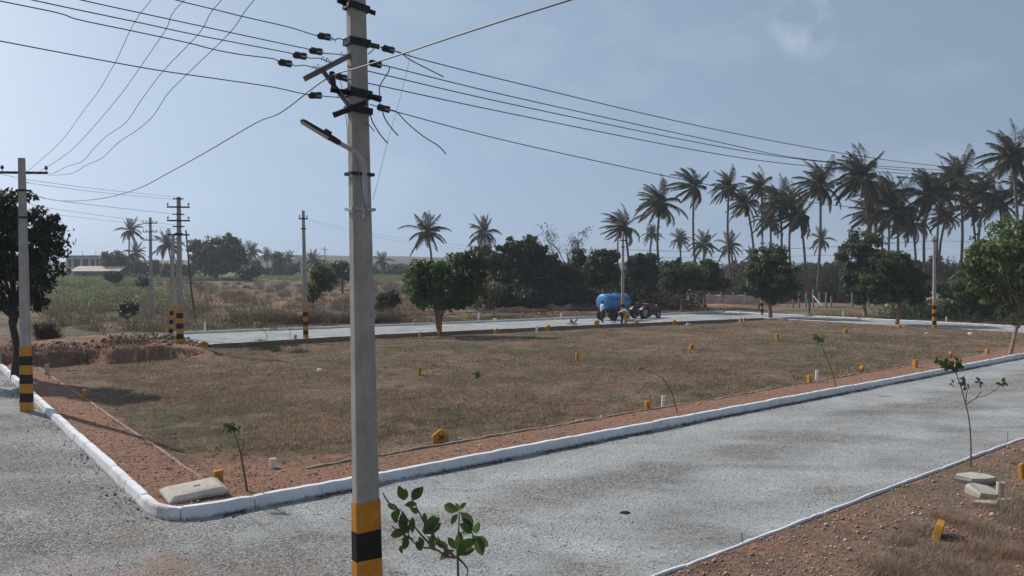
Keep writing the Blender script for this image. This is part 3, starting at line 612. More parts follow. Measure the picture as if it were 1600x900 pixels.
pbox('cross_arm', L3(575, 151, 7.1), L3(594, 157, 7.1), .035, .04, M['steel'])
pbox('cross_arm', L3(527, 0, 7.0), L3(541, 6, 7.08), .045, .04, M['steel'])
def shackle(px, py, Y, ang, ln=.112, r=.032):
    c = L3(px, py, Y); d = (L3(px + 40 * math.cos(ang), py + 40 * math.sin(ang), Y) - c).normalized(); mb = MB()
    a = c - d * ln / 2
    for k, (q, rr) in enumerate(((0, .8), (.08, 1), (.3, 1), (.36, .86), (.45, .86), (.5, 1), (.9, 1), (.96, .86), (1, .8))): pass
    st = [(0, .80), (.05, .98), (.34, 1), (.40, .93), (.60, .93), (.66, 1), (.95, .98), (1, .80)]
    mb.tube([a + d * ln * s for s, _ in st], [r * q for _, q in st], 14, 0)
    o = mb.build('insulator', [M['glaze'], M['porcelain']], fp)
    m2_ = MB(); m2_.tube([a - d * .008, a + d * .002], [r * .72, r * .82], 14); m2_.build('glazed_rim', M['porcelain'], o)
    m3_ = MB(); m3_.tube([a + d * ln * .45 + Vector((0, -.035, -.012)), a + d * ln * .98 + Vector((0, -.035, -.012))], .006, 8); m3_.build('clip', M['galv'], o); return o
for a in ((507, 57, 7.12, .15), (494, 80, 7.1, .15), (469, 87, 7.0, .15), (446, 98.5, 6.95, .17), (493, 149, 7.1, 0.0), (607, 77, 7.2, .25), (587, 100, 7.2, .22), (535, 121, 7.2, .25), (600, 169.5, 7.15, .25)): shackle(*a)
# upright post insulator on a bracket
c = L3(519, 140, 6.98); d = L3(519, 112, 6.98); mb = MB()
mb.tube([c.lerp(d, q) for q in (0, .35, .36, .7, .72, .9, .92, 1)], [.012, .012, .036, .03, .034, .024, .03, .02], 14); mb.build('insulator', M['glaze'], fp)
def jump(pts, r=.0045, name='jumper_wire', m=None, Y=7.1):
    mb = MB(); P = [L3(a[0], a[1], a[2] if len(a) > 2 else Y) for a in pts]; mb.tube(smooth_path(P), r, 6); return mb.build(name, m or M['wire'], fp)
def smooth_path(P, k=5):
    P = [Vector(p) for p in P]; out = []
    for i in range(len(P) - 1):
        p0 = P[max(i - 1, 0)]; p1 = P[i]; p2 = P[i + 1]; p3 = P[min(i + 2, len(P) - 1)]
        for j in range(k):
            t = j / k; out.append(.5 * ((2 * p1) + (p2 - p0) * t + (2 * p0 - 5 * p1 + 4 * p2 - p3) * t * t + (3 * p1 - p0 - 3 * p2 + p3) * t ** 3))
    return out + [P[-1]]
jump([(517, 60), (523, 62), (530, 60), (536, 62), (545, 62)]); jump([(503, 83), (515, 84), (530, 85), (541, 87)]); jump([(478, 90), (486, 91), (500, 91), (508, 95), (517, 97)])
jump([(455, 100), (462, 103), (475, 102), (488, 105), (500, 107)]); jump([(503, 150), (512, 151), (528, 152), (545, 153)])
jump([(577, 72), (583, 69), (590, 73), (597, 74)]); jump([(585, 72), (583, 78), (578, 82), (575, 85)]); jump([(578, 163), (585, 165), (592, 167)])
jump([(617, 80), (628, 84), (640, 93), (665, 106), (693, 120)], .0055); jump([(600, 103), (608, 104), (607, 112), (597, 128), (593, 137), (593, 152), (594, 165)], .005)
jump([(578, 178), (583, 192), (594, 210), (606, 224)], .0055); jump([(598, 174), (601, 184), (610, 198), (622, 212)], .0055); jump([(609, 172), (620, 175), (634, 190), (660, 212), (685, 228), (697, 241)], .0055)
jump([(570, 190), (578, 197), (585, 205)], .005); jump([(527, 115), (532, 128), (535, 140)], .003); jump([(538, 165), (540, 180), (543, 205), (543, 225)], .003, m=M['cable'])
# scraps of tie wire
for i, (x, y) in enumerate(((520, 62), (534, 85), (512, 95), (505, 92), (490, 106), (497, 104), (530, 150))):
    jump([(x - 3, y + 3), (x, y - 4), (x + 3, y + 3), (x + 6, y - 2)], .0025, 'tie_wire', Y=7.05)
# street lamp, bolted to the pole
mb = MB(); arm = [(570.5, 342, 7.02), (570.5, 300, 7.02), (570, 275, 7.02), (567, 256, 7.0), (560, 243, 6.98), (549, 234, 6.95), (529, 223, 6.9)]
mb.tube(smooth_path([L3(*p) for p in arm]), .021, 10); lamp = mb.build('street_lamp', M['galv'], fp)
p0 = L3(531, 224, 6.9); p1 = L3(470, 187, 6.75); ax = (p1 - p0); ln = ax.length; ax.normalize(); sd = Vector((0, 0, 1)).cross(ax).normalized(); up = ax.cross(sd)
T = Matrix.Translation(p0) @ Matrix((ax, sd, up)).transposed().to_4x4()
mb = MB(); V = []; prof = [(0, .035, .022), (.18, .038, .026), (.24, .062, .022), (.5, .066, .018), (.9, .062, .014), (.97, .05, .012), (1, .025, .008)]
for q, wv, hv in prof:
    V += [T @ Vector((q * ln, sx * wv * (1 if abs(sz) < .9 else .85), sz * hv)) for sx, sz in ((-1, -.7), (1, -.7), (1, .4), (.6, 1), (-.6, 1), (-1, .4))]
Fc = [(i * 6 + k, i * 6 + (k + 1) % 6, i * 6 + 6 + (k + 1) % 6, i * 6 + 6 + k) for i in range(len(prof) - 1) for k in range(6)] + [tuple(range(6))[::-1], tuple(len(V) - 6 + k for k in range(6))]
mb.add(V, Fc); mb.box(None, (.07, .06, .03), M=T @ Matrix.Translation((ln * .36, 0, .030)), bev=.006); mb.build('lamp_housing', M['steel'], lamp)
mb = MB(); mb.box(None, (ln * .66, .105, .006), M=T @ Matrix.Translation((ln * .62, 0, -.0165)), bev=.002); mb.build('lamp_lens', M['lens'], lamp)
jump([(556, 246, 6.96), (562, 275, 6.99), (566, 300, 6.99), (569, 322, 6.98), (573, 335, 7.0), (569, 345, 7.0)], .0045, 'lamp_cable', M['cable'])
jump([(566, 318, 6.98), (574, 324, 6.97), (570, 334, 6.97), (566, 328, 6.97), (572, 320, 6.97)], .0035, 'lamp_cable', M['cable'])
# the other poles
def gp(px, py): g = G(px, py); return g
lp = pole('', 'concrete pole with yellow and black foot beside the left kerb, under the dark tree', gp(42, 643), 7.5, (.34, .17), (.14, .11), lean=(.006, 0), rz=math.atan2(EV[1], EV[0]) + .9, arms=((7.08, 1.35, .1, 2),), clamps=((6.55, .15), (5.75, 0)))
g1 = gp(281.5, 538); hp = lambda y: (538 - y) / FPX * g1.y
pm = pole('', 'tall concrete pole with three cross arms at the left end of the back road', g1, hp(308), (.34, .18), (.16, .12), rz=.15, lean=(0, 0), arms=((hp(324), 1.15, 0, 2), (hp(345), 1.15, 0, 2), (hp(367), 1.1, 0, 0)), clamps=((hp(311), .25), (hp(335), .3), (hp(354), .3), (hp(365), .1)))
g0 = gp(267, 527); st_ = pole('', 'leaning concrete strut pole propped against the pole with three cross arms', g0, 160 / FPX * g0.y, (.24, .16), (.13, .11), rz=.1, lean=(.062, -.09))
pf = pole('', 'grey unpainted pole with three small cross arms on the scrub at far left', gp(236.5, 497), 8.7, (.30, .20), (.14, .12), rz=.05, bands=False, arms=((8.2, 1.25, 0, 4), (7.45, 1.25, 0, 4), (6.75, 1.25, 0, 4)))
p4 = pole('', 'slim concrete pole on the near edge of the back road, left of the near pole', gp(478, 530), 7.8, (.30, .16), (.14, .11), rz=.12, lean=(-.014, 0), arms=((7.3, .55, .2, 2),), clamps=((6.7, .08),))
p5 = pole('', 'concrete pole with painted foot standing in front of the blue water tanker', gp(973, 510), 7.3, (.27, .15), (.14, .11), rz=.1, arms=((6.6, .6, .2, 2),), clamps=((6.1, .1),))
p6 = pole('', 'concrete pole with painted foot by the right-hand road, backed by undergrowth', gp(1460, 513), 6.7, (.26, .15), (.14, .11), rz=.1, lean=(-.015, 0), arms=((6.3, .6, .2, 2),))
p7 = pole('', 'pole with banded foot half hidden by the tree with pink clothes behind it', gp(1190.5, 492), 7.3, (.26, .15), (.14, .11), rz=.1, arms=((6.7, .6, .2, 0),))
p8 = pole('', 'distant grey pole seen between dark trees just left of the tanker pole', F(965, 92), 8.6, (.26, .18), (.14, .12), rz=.1, bands=False, arms=((8.0, .7, .2, 2),))
p9 = pole('', 'thin distant pole with forked top behind the small light green tree', F(508.5, 150), 8.2, (.22, .16), (.14, .12), rz=.1, bands=False, arms=((7.6, 1.4, 0, 2),), lean=(-.012, 0))
mb = MB(); a = F(296, 62); mb.tube([Vector(a) + Vector((.5, 0, -.3)), Vector(a) + Vector((.1, 0, 3)), Vector(a) + Vector((-.25, 0, 7.4))], [.09, .08, .06], 8)
tag(mb.build('wooden_pole', M['bark']), 'thin bare wooden pole leaning beside the pole with three cross arms', 'utility pole')
# ---------------------------------------------------------------- wires
def wire(A, B, pix, label, r=.007, ends=(None, None), m=None, group=None, k=5):
    """pixels are read on the upright plane through the ground points A and B"""
    A = Vector(A); B = Vector(B); dx, dy = B.x - A.x, B.y - A.y; P = []
    for px, py in pix:
        rr = ray(px, py); den = rr.x * dy - rr.y * dx; t = (A.x * dy - A.y * dx) / den; P.append(Vector((rr.x * t, rr.y * t, CAMZ + rr.z * t)))
    if ends[0] is not None: P = [Vector(ends[0])] + P
    if ends[1] is not None: P = P + [Vector(ends[1])]
    mb = MB(); mb.tube(smooth_path(P, k), r * .8, 6); return tag(mb.build('overhead_wire', m or M['wire']), label, 'wire', group)
LPp = lp.location; FP = fp.location; top = lambda dx, dz: (FP.x + dx, FP.y + .0, 7.75 + dz)
wire(LPp, FP, [(42, 268), (50, 262), (96, 220), (132, 171), (153, 144), (180, 98), (236, 0)], 'first wire from the left, sweeping up from the left pole to the top edge', .0065, (None, top(-.35, .25)))
wire(LPp, FP, [(50, 271), (60, 269), (105, 240), (141, 204), (186, 151), (219, 105), (258, 48), (288, 0)], 'second wire from the left, sweeping up from the left pole to the top edge', .0065, (None, top(-.2, .15)))
wire(LPp, FP, [(62, 272), (82, 271), (105, 260), (129, 252), (144, 235), (165, 214), (196, 192), (219, 159), (255, 111), (312, 51), (346, 0)], 'third kinked wire from the left, rising from the left pole to the top edge', .0065, (None, top(-.1, .1)))
wire(LPp, FP, [(75, 274), (98, 273), (115, 270), (135, 258), (159, 247), (186, 222), (216, 202), (240, 180), (261, 148), (291, 117), (360, 50), (397, 0)], 'fourth and rightmost kinked wire rising from the left pole to the top edge', .0065, (None, top(-.02, .05)))
FB = Vector((FP.x - EU[0] * 10, FP.y - EU[1] * 10, 0)); FA = Vector((FP.x + EU[0] * 30, FP.y + EU[1] * 30, 0))
def off(px, py, t):   # continue a wire along the road direction
    return (FP.x + EU[0] * t, FP.y + EU[1] * t, py)
wire(FP, FB, [(497, 56), (482, 52), (450, 42), (378, 25.5), (336, 15), (275, 0), (200, -22), (-120, -120)], 'uppermost wire coming in from the top left to the near pole', .0055)
wire(FP, FB, [(484, 78), (475, 75), (462, 72.6), (361, 51), (315, 41), (223, 21), (127, 0), (-150, -65)], 'second wire from the top running from the near pole towards the upper left corner', .0055)
wire(FP, FB, [(459, 85), (450, 82), (441, 80.5), (309, 55), (216, 35), (51, 0), (-160, -50)], 'third wire from the top running from the near pole towards the upper left corner', .0055)
wire(FP, FB, [(437, 96), (430, 93), (423, 91), (375, 85), (333, 77), (294, 67), (210, 49), (124, 31), (90, 20), (0, 1.5), (-160, -32)], 'slightly kinked wire reaching the upper left corner of the picture from the near pole', .0055)
wire(FP, FB, [(484, 149), (476, 147), (462, 144), (420, 135), (324, 121), (255, 111), (180, 98), (0, 64), (-160, 32)], 'lowest wire crossing the left sky from the near pole', .0055)
wire(FP, FA, [(617, 80), (625, 82), (660, 93), (800, 128), (1100, 198.6), (1314, 239), (1460, 258.6), (1600, 267), (1700, 271)], 'top wire of the four running right from the near pole over the palms', .0065)
wire(FP, FA, [(596, 102), (608, 104), (800, 151), (1100, 217), (1265, 249.6), (1460, 265), (1600, 272), (1700, 275)], 'second wire of the four running right from the near pole over the palms', .0065)
wire(FP, FA, [(545, 104), (575, 111), (800, 163), (1100, 224.5), (1260, 250), (1460, 270), (1600, 276), (1700, 279)], 'third wire of the four running right from the near pole over the palms', .0065)
wire(FP, FA, [(545, 124), (575, 130), (800, 178), (1100, 237), (1260, 259), (1460, 274), (1600, 280), (1700, 283)], 'lowest of the four wires running right from the near pole over the palms', .0065)
wire(FP, FA, [(610, 173), (620, 175), (800, 222), (1050, 277), (1157, 298), (1240, 312), (1375, 328), (1500, 334), (1620, 338)], 'single lower wire from the near pole disappearing into the palm crowns', .006)
B_ = Vector((.34, 4.5, 0))
wire(LPp, B_, [(45, 300), (75, 311), (110, 314), (160, 310), (215, 295), (260, 272), (318, 240), (400, 192), (440, 175), (510, 123), (560, 106), (620, 87), (710, 57), (800, 28), (890, 0), (1010, -40)], 'thick pale cable crossing in front of the near pole and sagging to the left pole', .0078, m=M['cable'])
wire(FP, FA, [(637, 85), (640, 92), (626, 150), (606, 220), (590, 285), (582, 312)], 'thin loose thread hanging down right of the near pole', .0022)
PMp = pm.location
wire(LPp, PMp, [(37, 280), (50, 282), (160, 296), (275, 308)], 'upper wire from the left pole to the tip of the three armed pole', .008)
wire(LPp, PMp, [(45, 285), (52, 287), (160, 301), (273, 312)], 'second wire from the left pole to the tip of the three armed pole', .008)
wire(LPp, PMp, [(45, 303), (75, 311), (160, 322), (275, 335)], 'darker wire ending midway down the three armed pole', .010)
wire(LPp, PMp, [(45, 318), (82, 326), (160, 337), (225, 345), (275, 352)], 'faint lower wire from the left pole to the three armed pole', .007)
wire(LPp, PMp, [(45, 330), (100, 337), (180, 346), (275, 358)], 'lowest faint wire from the left pole to the three armed pole', .006)
wire(Vector((-30, 24, 0)), LPp, [(-60, 262), (0, 272), (37, 280)], 'short wire between the left edge and the left pole', .008)
wire(pf.location, PMp, [(236, 371), (258, 377), (281, 375)], 'short wire between the two poles with cross arms', .009)
P5, P6, P4, P7 = p5.location, p6.location, p4.location, p7.location
wire(P5, P6, [(975, 390), (1040, 392), (1100, 393), (1200, 390), (1330, 384), (1457, 376)], 'pale upper wire sagging right from the pole at the tanker', .024, m=M['cable'])
wire(P5, P6, [(975, 399), (1030, 402), (1200, 401), (1340, 397), (1457, 388)], 'pale lower wire sagging right from the pole at the tanker', .016, m=M['cable'])
wire(P6, Vector((60, 50, 0)), [(1457, 376), (1520, 377), (1640, 372)], 'pale wire running on to the right edge behind the leaning tree', .016, m=M['cable'])
wire(P4, P5, [(483, 342), (543, 357), (640, 374), (760, 386), (860, 390), (975, 388)], 'faint upper wire between the slim pole and the pole at the tanker', .006)
wire(P4, P5, [(483, 345), (543, 361), (640, 379), (760, 392), (860, 394), (975, 392)], 'faint lower wire between the slim pole and the pole at the tanker', .006)
wire(P4, F(455, 60), [(476, 358), (466, 385), (459, 410)], 'thin stay wire slanting down left of the slim pole', .006)
# ---------------------------------------------------------------- marker stones and pipes
def hexstone(px, py, wpx, hpx, rz, label, text=None, tilt=0, th=.07, grp='yellow plot marker stones'):
    g = G(px, py); d = g.y; W_ = wpx / FPX * d; H = hpx / FPX * d
    t = thing('marker_stone', label, 'marker stone', g, rz, grp); t.rotation_euler = (tilt * .6, tilt, rz); mb = MB()
    pr = [(-.42, -.25), (-.5, .5), (-.5, .66), (-.06, 1.0), (.10, 1.0), (.5, .74), (.5, .45), (.36, -.25)]
    n = len(pr); V = [(x * W_, sy * th / 2, z * H) for sy in (-1, 1) for x, z in pr]
    mb.add(V, [tuple(range(n)), tuple(range(n, 2 * n))[::-1]] + [(k + n, (k + 1) % n + n, (k + 1) % n, k) for k in range(n)])
    o = mb.build('slab', M['stone_yellow'], t)
    bv = o.modifiers.new('b', 'BEVEL'); bv.width = .008; bv.segments = 2
    if text:
        cu = bpy.data.curves.new('n', 'FONT'); cu.body = text; cu.size = H * .42; cu.extrude = .002; cu.align_x = 'CENTER'; cu.offset = .004
        ob = bpy.data.objects.new('tmp', cu); C.objects.link(ob); dg = bpy.context.evaluated_depsgraph_get(); me = bpy.data.meshes.new_from_object(ob.evaluated_get(dg)); bpy.data.objects.remove(ob)
        me.materials.clear(); me.materials.append(M['band_black']); q = link('painted_number', me, t); q.location = (.02 * W_, -th / 2 - .003, H * .40); q.rotation_euler = (R(90), 0, 0)
    return t
def block(px, py, wpx, hpx, label, rz=.5, grp='yellow plot marker stones'):
    g = G(px, py); W_ = wpx / FPX * g.y; H = hpx / FPX * g.y; rg = random.Random(int(px * 7 + py)); mb = MB()
    mb.box((0, 0, H * .36), (W_ * .80, W_ * .62, H * 1.28), bev=.012); 
    o = mb.build('marker_stone', M['stone_yellow']); o.location = g; o.rotation_euler = (rg.uniform(-.08, .08), rg.uniform(-.08, .08), rz); return tag(o, label, 'marker stone', grp)
def pipe(px, py, wpx, hpx, label, m=None, tilt=.02, grp='upright pipe ends'):
    g = G(px, py); r = wpx / FPX * g.y / 2; H = hpx / FPX * g.y; mb = MB(); q = Vector((tilt * H, 0, 0)); ri = r * .72
    n = 16; V = []
    for rr, z, k in ((r, -.12, 0), (r, H, 1), (ri, H, 1), (ri, H * .8, 1)): V += [(rr * math.cos(2 * math.pi * i / n) + q.x * k, rr * math.sin(2 * math.pi * i / n), z) for i in range(n)]
    mb.add(V, [(j * n + i, j * n + (i + 1) % n, j * n + n + (i + 1) % n, j * n + n + i) for j in range(3) for i in range(n)] + [tuple(3 * n + i for i in range(n))], smooth=True)
    o = mb.build('pipe', m or M['white']); o.location = g; return tag(o, label, 'pipe', grp)
hexstone(687, 696, 27, 25, .5, 'large five-sided yellow stone numbered 30 behind the near kerb', '30', .05)
hexstone(1463, 841, 20, 30, 1.05, 'yellow stone tilted sideways beside the dark shade patch near the brown grass', None, .42, .10)
hexstone(1346, 584, 13, 13, .9, 'pointed yellow stone on the verge right of the sapling bare at mid kerb', None, .05, .12)
hexstone(1484.5, 560, 9, 11, .8, 'small pointed yellow stone seen just above the leafy roadside sapling', None, .05, .1)
for i, a in enumerate(((318, 543, 14, 10, 'squat yellow stone at the left end of the back road near the rubble'), (776, 521, 9, 8, 'yellow stone against the back road kerb, right of the forked tree'), (856, 514, 8, 8, 'yellow stone by the back road kerb, left of the standing man'), (932, 508, 9, 8, 'round-topped yellow stone at the feet of the standing man'), (994, 509, 8, 7, 'yellow stone below the tractor, nearest its big rear wheel'), (1053, 507, 8, 8, 'yellow stone right of the tractor front wheel on the plot edge'), (650, 505, 9, 6, 'low yellow stone on the grass verge beyond the back road'))):
    hexstone(a[0], a[1], a[2], a[3], .3 + .2 * (i % 3), a[4], None, .04, .14)
for a in ((342, 754, 16, 20, 'yellow block beside the bare sapling and the concrete cover'), (132, 626, 8, 17, 'slim yellow block on the strip right of the left pole'), (655, 586, 6, 13, 'small yellow post in the dry grass just right of the near pole'), (901.5, 563, 6, 12, 'small yellow post alone in the middle of the dry plot'), (1012, 642, 10, 15, 'yellow block beside the white pipe at mid kerb'), (1265, 599, 9, 13, 'yellow block left of the white pipe by the thin leaning sapling'), (1430, 574, 9, 12, 'yellow block on the verge left of the leafy roadside sapling'), (1542, 553, 8, 7, 'yellow block on the verge left of the pale leaning trunk'), (1080, 546, 8, 8, 'faint yellow post in the dry plot below the tractor'), (1215, 533, 6, 11, 'weathered yellow post in the dry plot in front of the hidden banded pole'), (1321, 521, 7, 7, 'low yellow block in the plot left of the two right-hand trees'), (461, 531, 5, 8, 'tiny yellow post left of the slim pole foot'), (685, 524, 6, 8, 'little yellow stone at the foot of the forked tree'), (402, 512, 10, 8, 'yellow stone half hidden in weeds on the far side of the back road'), (730, 500, 4, 5, 'tiny yellow stone across the back road behind the forked tree'), (1163, 501, 5, 5, 'yellow stone at the corner where both back roads meet'), (1597, 748, 10, 24, 'yellow block cut by the right edge beside the grey pipe'), (1405, 512, 6, 5, 'yellow stone at the foot of the tree left of the right-hand pole'), (863, 497, 4, 6, 'tiny yellow stone across the back road left of the tanker'), (976, 505, 8, 14, 'yellow stone under the bending man')):
    block(*a)
for a in ((426, 731, 9.5, 15, 'short wide white pipe end beside the near pole'), (1036, 637, 5.5, 19, 'white pipe standing by the yellow block at mid kerb'), (1276, 598, 4.5, 19, 'white pipe standing by the thin leaning sapling'), (748, 501, 3, 12, 'white peg on the grass beyond the back road right of the forked tree'), (877, 499, 2.5, 10, 'white peg on the grass beyond the back road left of the tanker'), (839, 519, 3.5, 10, 'grey peg on the near side of the back road'), (1318, 495, 3, 9, 'white peg beyond the right-hand road in front of the undergrowth'), (1479, 503, 3, 8, 'white peg right of the right-hand pole'), (1156, 504, 2.5, 9, 'thin peg at the far corner of the plot'), (975, 507, 3, 9, 'white peg at the feet of the bending man'), (586, 505, 4, 12, 'white peg peeping out right behind the near pole'), (320, 519, 3, 16, 'thin white peg at the far kerb behind the squat yellow stone'), (1386, 478, 4, 16, 'pale stub among the undergrowth left of the right-hand pole')):
    pipe(*a)
pipe(1562, 778, 11, 25, 'grey concrete pipe end standing among broken slabs', M['weathered'])
pipe(73.5, 586, 6, 17, 'rounded grey concrete peg right of the left pole', M['weathered'], .0)
pipe(656, 524, 4, 7, 'short grey peg by the beam behind the near pole', M['weathered'], .0)
# iron rods
for px, py, h, lb in ((1160.5, 861, 30, 'thin iron rod standing beside the near kerb at lower right'), (1575, 694, 18, 'short iron rod beside the kerb near the right edge'), (668, 668, 0, None), (462, 531, 0, None)):
    if lb:
        g = G(px, py); mb = MB(); mb.tube([(0, 0, -.1), (-.006, 0, h / FPX * g.y * .5), (-.02, 0, h / FPX * g.y)], .006, 6); o = mb.build('iron_rod', M['steel']); o.location = g; tag(o, lb, 'rod')
# concrete cover at the corner
g = G(302, 775); t = thing('concrete_cover', 'grey concrete drain cover with sloping edges beside the corner kerb', 'manhole cover', (g.x, g.y + .05, g.z), math.atan2(EU[1], EU[0]) - .05); t.rotation_euler = (R(3), R(-3), t.rotation_euler[2])
def slabmb(a, b, h, ins, z0=0, jit=.0, seed=1):
    rg = random.Random(seed); mb = MB(); V = []
    for (k, z) in ((0, z0), (0, z0 + h * .45), (ins, z0 + h)): V += [(sx * (a / 2 - k) + rg.uniform(-jit, jit), sy * (b / 2 - k) + rg.uniform(-jit, jit), z) for sx, sy in ((-1, -1), (1, -1), (1, 1), (-1, 1))]
    mb.add(V, [(3, 2, 1, 0), (8, 9, 10, 11)] + [(j * 4 + i, j * 4 + (i + 1) % 4, j * 4 + 4 + (i + 1) % 4, j * 4 + 4 + i) for j in (0, 1) for i in range(4)]); return mb
o = slabmb(1.02, .82, .12, .10, .045).build('lid', M['weathered'], t); bv = o.modifiers.new('b', 'BEVEL'); bv.width = .012
slabmb(.86, .66, .16, .0, -.09).build('rim', M['weathered'], t)
mb = MB(); mb.box((.05, .0, .167), (.12, .03, .012)); mb.build('lifting_slot', M['painted_shade'], t)
# broken slabs at right
def rock(name, pts, h, loc, rz, label, m=M['weathered'], tilt=(0, 0), cat='slab', grp='broken concrete slabs', seed=0):
    rg = random.Random(seed); n = len(pts); mb = MB(); V = [(x * .92, y * .92, -.04) for x, y in pts] + [(x, y, h * .6) for x, y in pts] + [(x * .9 + rg.uniform(-.01, .01), y * .9, h + rg.uniform(-.01, .01)) for x, y in pts]
    mb.add(V, [tuple(range(n))[::-1], tuple(range(2 * n, 3 * n))] + [(j * n + i, j * n + (i + 1) % n, j * n + n + (i + 1) % n, j * n + n + i) for j in (0, 1) for i in range(n)])
    o = mb.build(name, m); o.location = loc; o.rotation_euler = (tilt[0], tilt[1], rz); return tag(o, label, cat, grp)
rock('slab', [(-.42, .0), (-.2, -.2), (.12, -.22), (.42, -.12), (.38, .16), (.1, .24), (-.25, .18)], .13, G(1521, 753), .1, 'large flat broken slab below the leafy roadside sapling', tilt=(.06, .03), seed=1)
rock('slab', [(-.25, .16), (-.22, -.18), (.05, -.26), (.28, -.16), (.2, .12), (-.05, .24)], .13, G(1534, 773), .2, 'grey broken slab tilted against the grey pipe', tilt=(.25, .1), seed=2)
rock('slab', [(-.26, .0), (-.05, -.09), (.1, -.13), (.26, .02), (.1, .1), (-.15, .08)], .06, G(1541, 789), 0, 'thin pale slab piece lying lowest of the broken slabs', seed=3)
rock('slab', [(-.16, .0), (0, -.07), (.18, -.02), (.14, .08), (-.1, .08)], .06, G(1571, 785), 0, 'small pale slab piece at the foot of the grey pipe', seed=4)
# flat dark patch standing in for the shade beside the tilted stone
g = G(1486, 842); mb = MB(); rg = random.Random(2); n = 18
V = [(math.cos(a) * .24 * rg.uniform(.75, 1.15), math.sin(a) * .13 * rg.uniform(.7, 1.2), .012) for a in [2 * math.pi * i / n for i in range(n)]]; V2 = [(x * .8, y * .8, .004) for x, y, z in V]
mb.add(V + V2, [(i, (i + 1) % n, n + (i + 1) % n, n + i) for i in range(n)] + [tuple(n + i for i in range(n))]); o = mb.build('shade_patch', M['painted_shade']); o.location = (g.x, g.y, g.z + .028); tag(o, 'dark patch of painted shade on the soil beside the tilted yellow stone', 'painted_shade')
# ---------------------------------------------------------------- trees
def leaf_cloud(name, blobs, n_cl, n_lf, cl_r, leaf, base, seed, parent, m=None, asp=.5, up=.35, cvar=.35, shell=.55, kind='crown'):
    """blobs: (x,y,z, rx,ry,rz) relative; clumps are spread through each blob, leaves through each clump"""
    r = np.random.RandomState(seed); B = np.array(blobs, float); vol = (B[:, 3] * B[:, 4] * B[:, 5]) ** .75; wgt = vol / vol.sum()
    bi = r.choice(len(B), n_cl, p=wgt); d = r.normal(size=(n_cl, 3)); d /= np.linalg.norm(d, axis=1)[:, None]
    rad = r.uniform(shell ** 3, 1.0, n_cl) ** (1 / 3.) * r.uniform(.72, 1.12, n_cl)
    cc = B[bi, :3] + d * rad[:, None] * B[bi, 3:]
    cs = cl_r * r.lognormal(0, .3, n_cl); shade = r.lognormal(0, .36, n_cl); hue = r.normal(0, 1, n_cl)
    k = n_cl * n_lf; ci = np.repeat(np.arange(n_cl), n_lf)
    dd = r.normal(size=(k, 3)); dd /= np.linalg.norm(dd, axis=1)[:, None]
    P = cc[ci] + dd * (cs[ci] * r.rand(k) ** .45)[:, None] * np.array([1.15, 1.15, .75])
    nrm = dd * .8 + r.normal(0, .6, (k, 3)) + np.array([0, 0, up]); nrm /= np.linalg.norm(nrm, axis=1)[:, None]
    t = np.cross(nrm, r.normal(size=(k, 3))); t /= np.linalg.norm(t, axis=1)[:, None]; b = np.cross(nrm, t)
    t = t + np.array([0, 0, -.35]); ls = leaf * r.uniform(.6, 1.35, k)[:, None]
    V = np.stack([P - t * ls, P + b * ls * asp, P + t * ls, P - b * ls * asp], 1) + (nrm * ls * .18)[:, None, :] * np.array([0, 1, 0, 1])[None, :, None]
    cl = np.array(base)[None] * 1.08 * (shade[ci] * r.uniform(1 - cvar, 1 + cvar, k))[:, None]; cl[:, 0] *= 1 + .18 * hue[ci]; cl = np.clip(cl, .004, .8)
    me = fast_mesh(name, V.reshape(-1, 3), np.arange(k * 4), np.full(k, 4), m or M['leaf'], False, col=np.repeat(cl, 4, 0))
    return link(name, me, parent), cc
def limbs(mb, root, top, targets, r0, rng, bend=.15, split=.55):
    root = Vector(root); top = Vector(top); pts = [root + Vector((0, 0, -.25)), root]
    for q in (.35, .7, 1): pts.append(root.lerp(top, q) + Vector((rng.uniform(-1, 1), rng.uniform(-1, 1), 0)) * r0 * bend * 3)
    mb.tube(pts, [r0 * 1.35, r0 * 1.12, r0 * .92, r0 * .82, r0 * .7], 9)
    for tg in targets:
        tg = Vector(tg); s = root.lerp(top, rng.uniform(split, 1)); v = tg - s; mid = s + v * .5 + Vector((rng.uniform(-1, 1), rng.uniform(-1, 1), rng.uniform(-.2, .8))) * v.length * .12
        rr = r0 * rng.uniform(.28, .48); mb.tube(smooth_path([s - v * .04, s + v * .2 + Vector((0, 0, -.02)), mid, tg], 3), [rr * (1 - .75 * i / 9) for i in range(10)], 6)
def tree(name, label, pos, top, blobs, n_cl, n_lf, cl_r, leaf, base, seed, r0=.12, bark='bark', forks=None, cat='tree', group=None, asp=.5, nl=9, m=None, shell=.55):
    t = thing(name, label, cat, pos, 0, group); rng = random.Random(seed)
    cr, cc = leaf_cloud('crown', blobs, n_cl, n_lf, cl_r, leaf, base, seed, t, m, asp=asp, shell=shell)
    mb = MB(); tg = [tuple(cc[i]) for i in np.random.RandomState(seed).choice(len(cc), min(nl, len(cc)), False)]
    if forks:
        for k, (rx, ry, tx, ty, tz, rr) in enumerate(forks): limbs(mb, (rx, ry, 0), (tx, ty, tz), tg[k::len(forks)], rr, rng)
    else: limbs(mb, (0, 0, 0), top, tg, r0, rng)
    mb.build('trunk', M[bark], t); return t
def pxb(d, px0, items):      # blob list from picture measures: (px,py,rpx,rpy[,depth offset]) at distance d, relative to the root
    out = []
    X0, Y0, Z0 = px0
    for it in items:
        px, py, rx, ry = it[:4]; dz = it[4] if len(it) > 4 else 0; Y = d + dz; p = PD(px, py, Y); out.append((p.x - X0, p.y - Y0, p.z - Z0, rx * .93 / FPX * Y, (rx * .85) / FPX * Y, ry * .90 / FPX * Y))
    return out
DG = (.030, .052, .018)
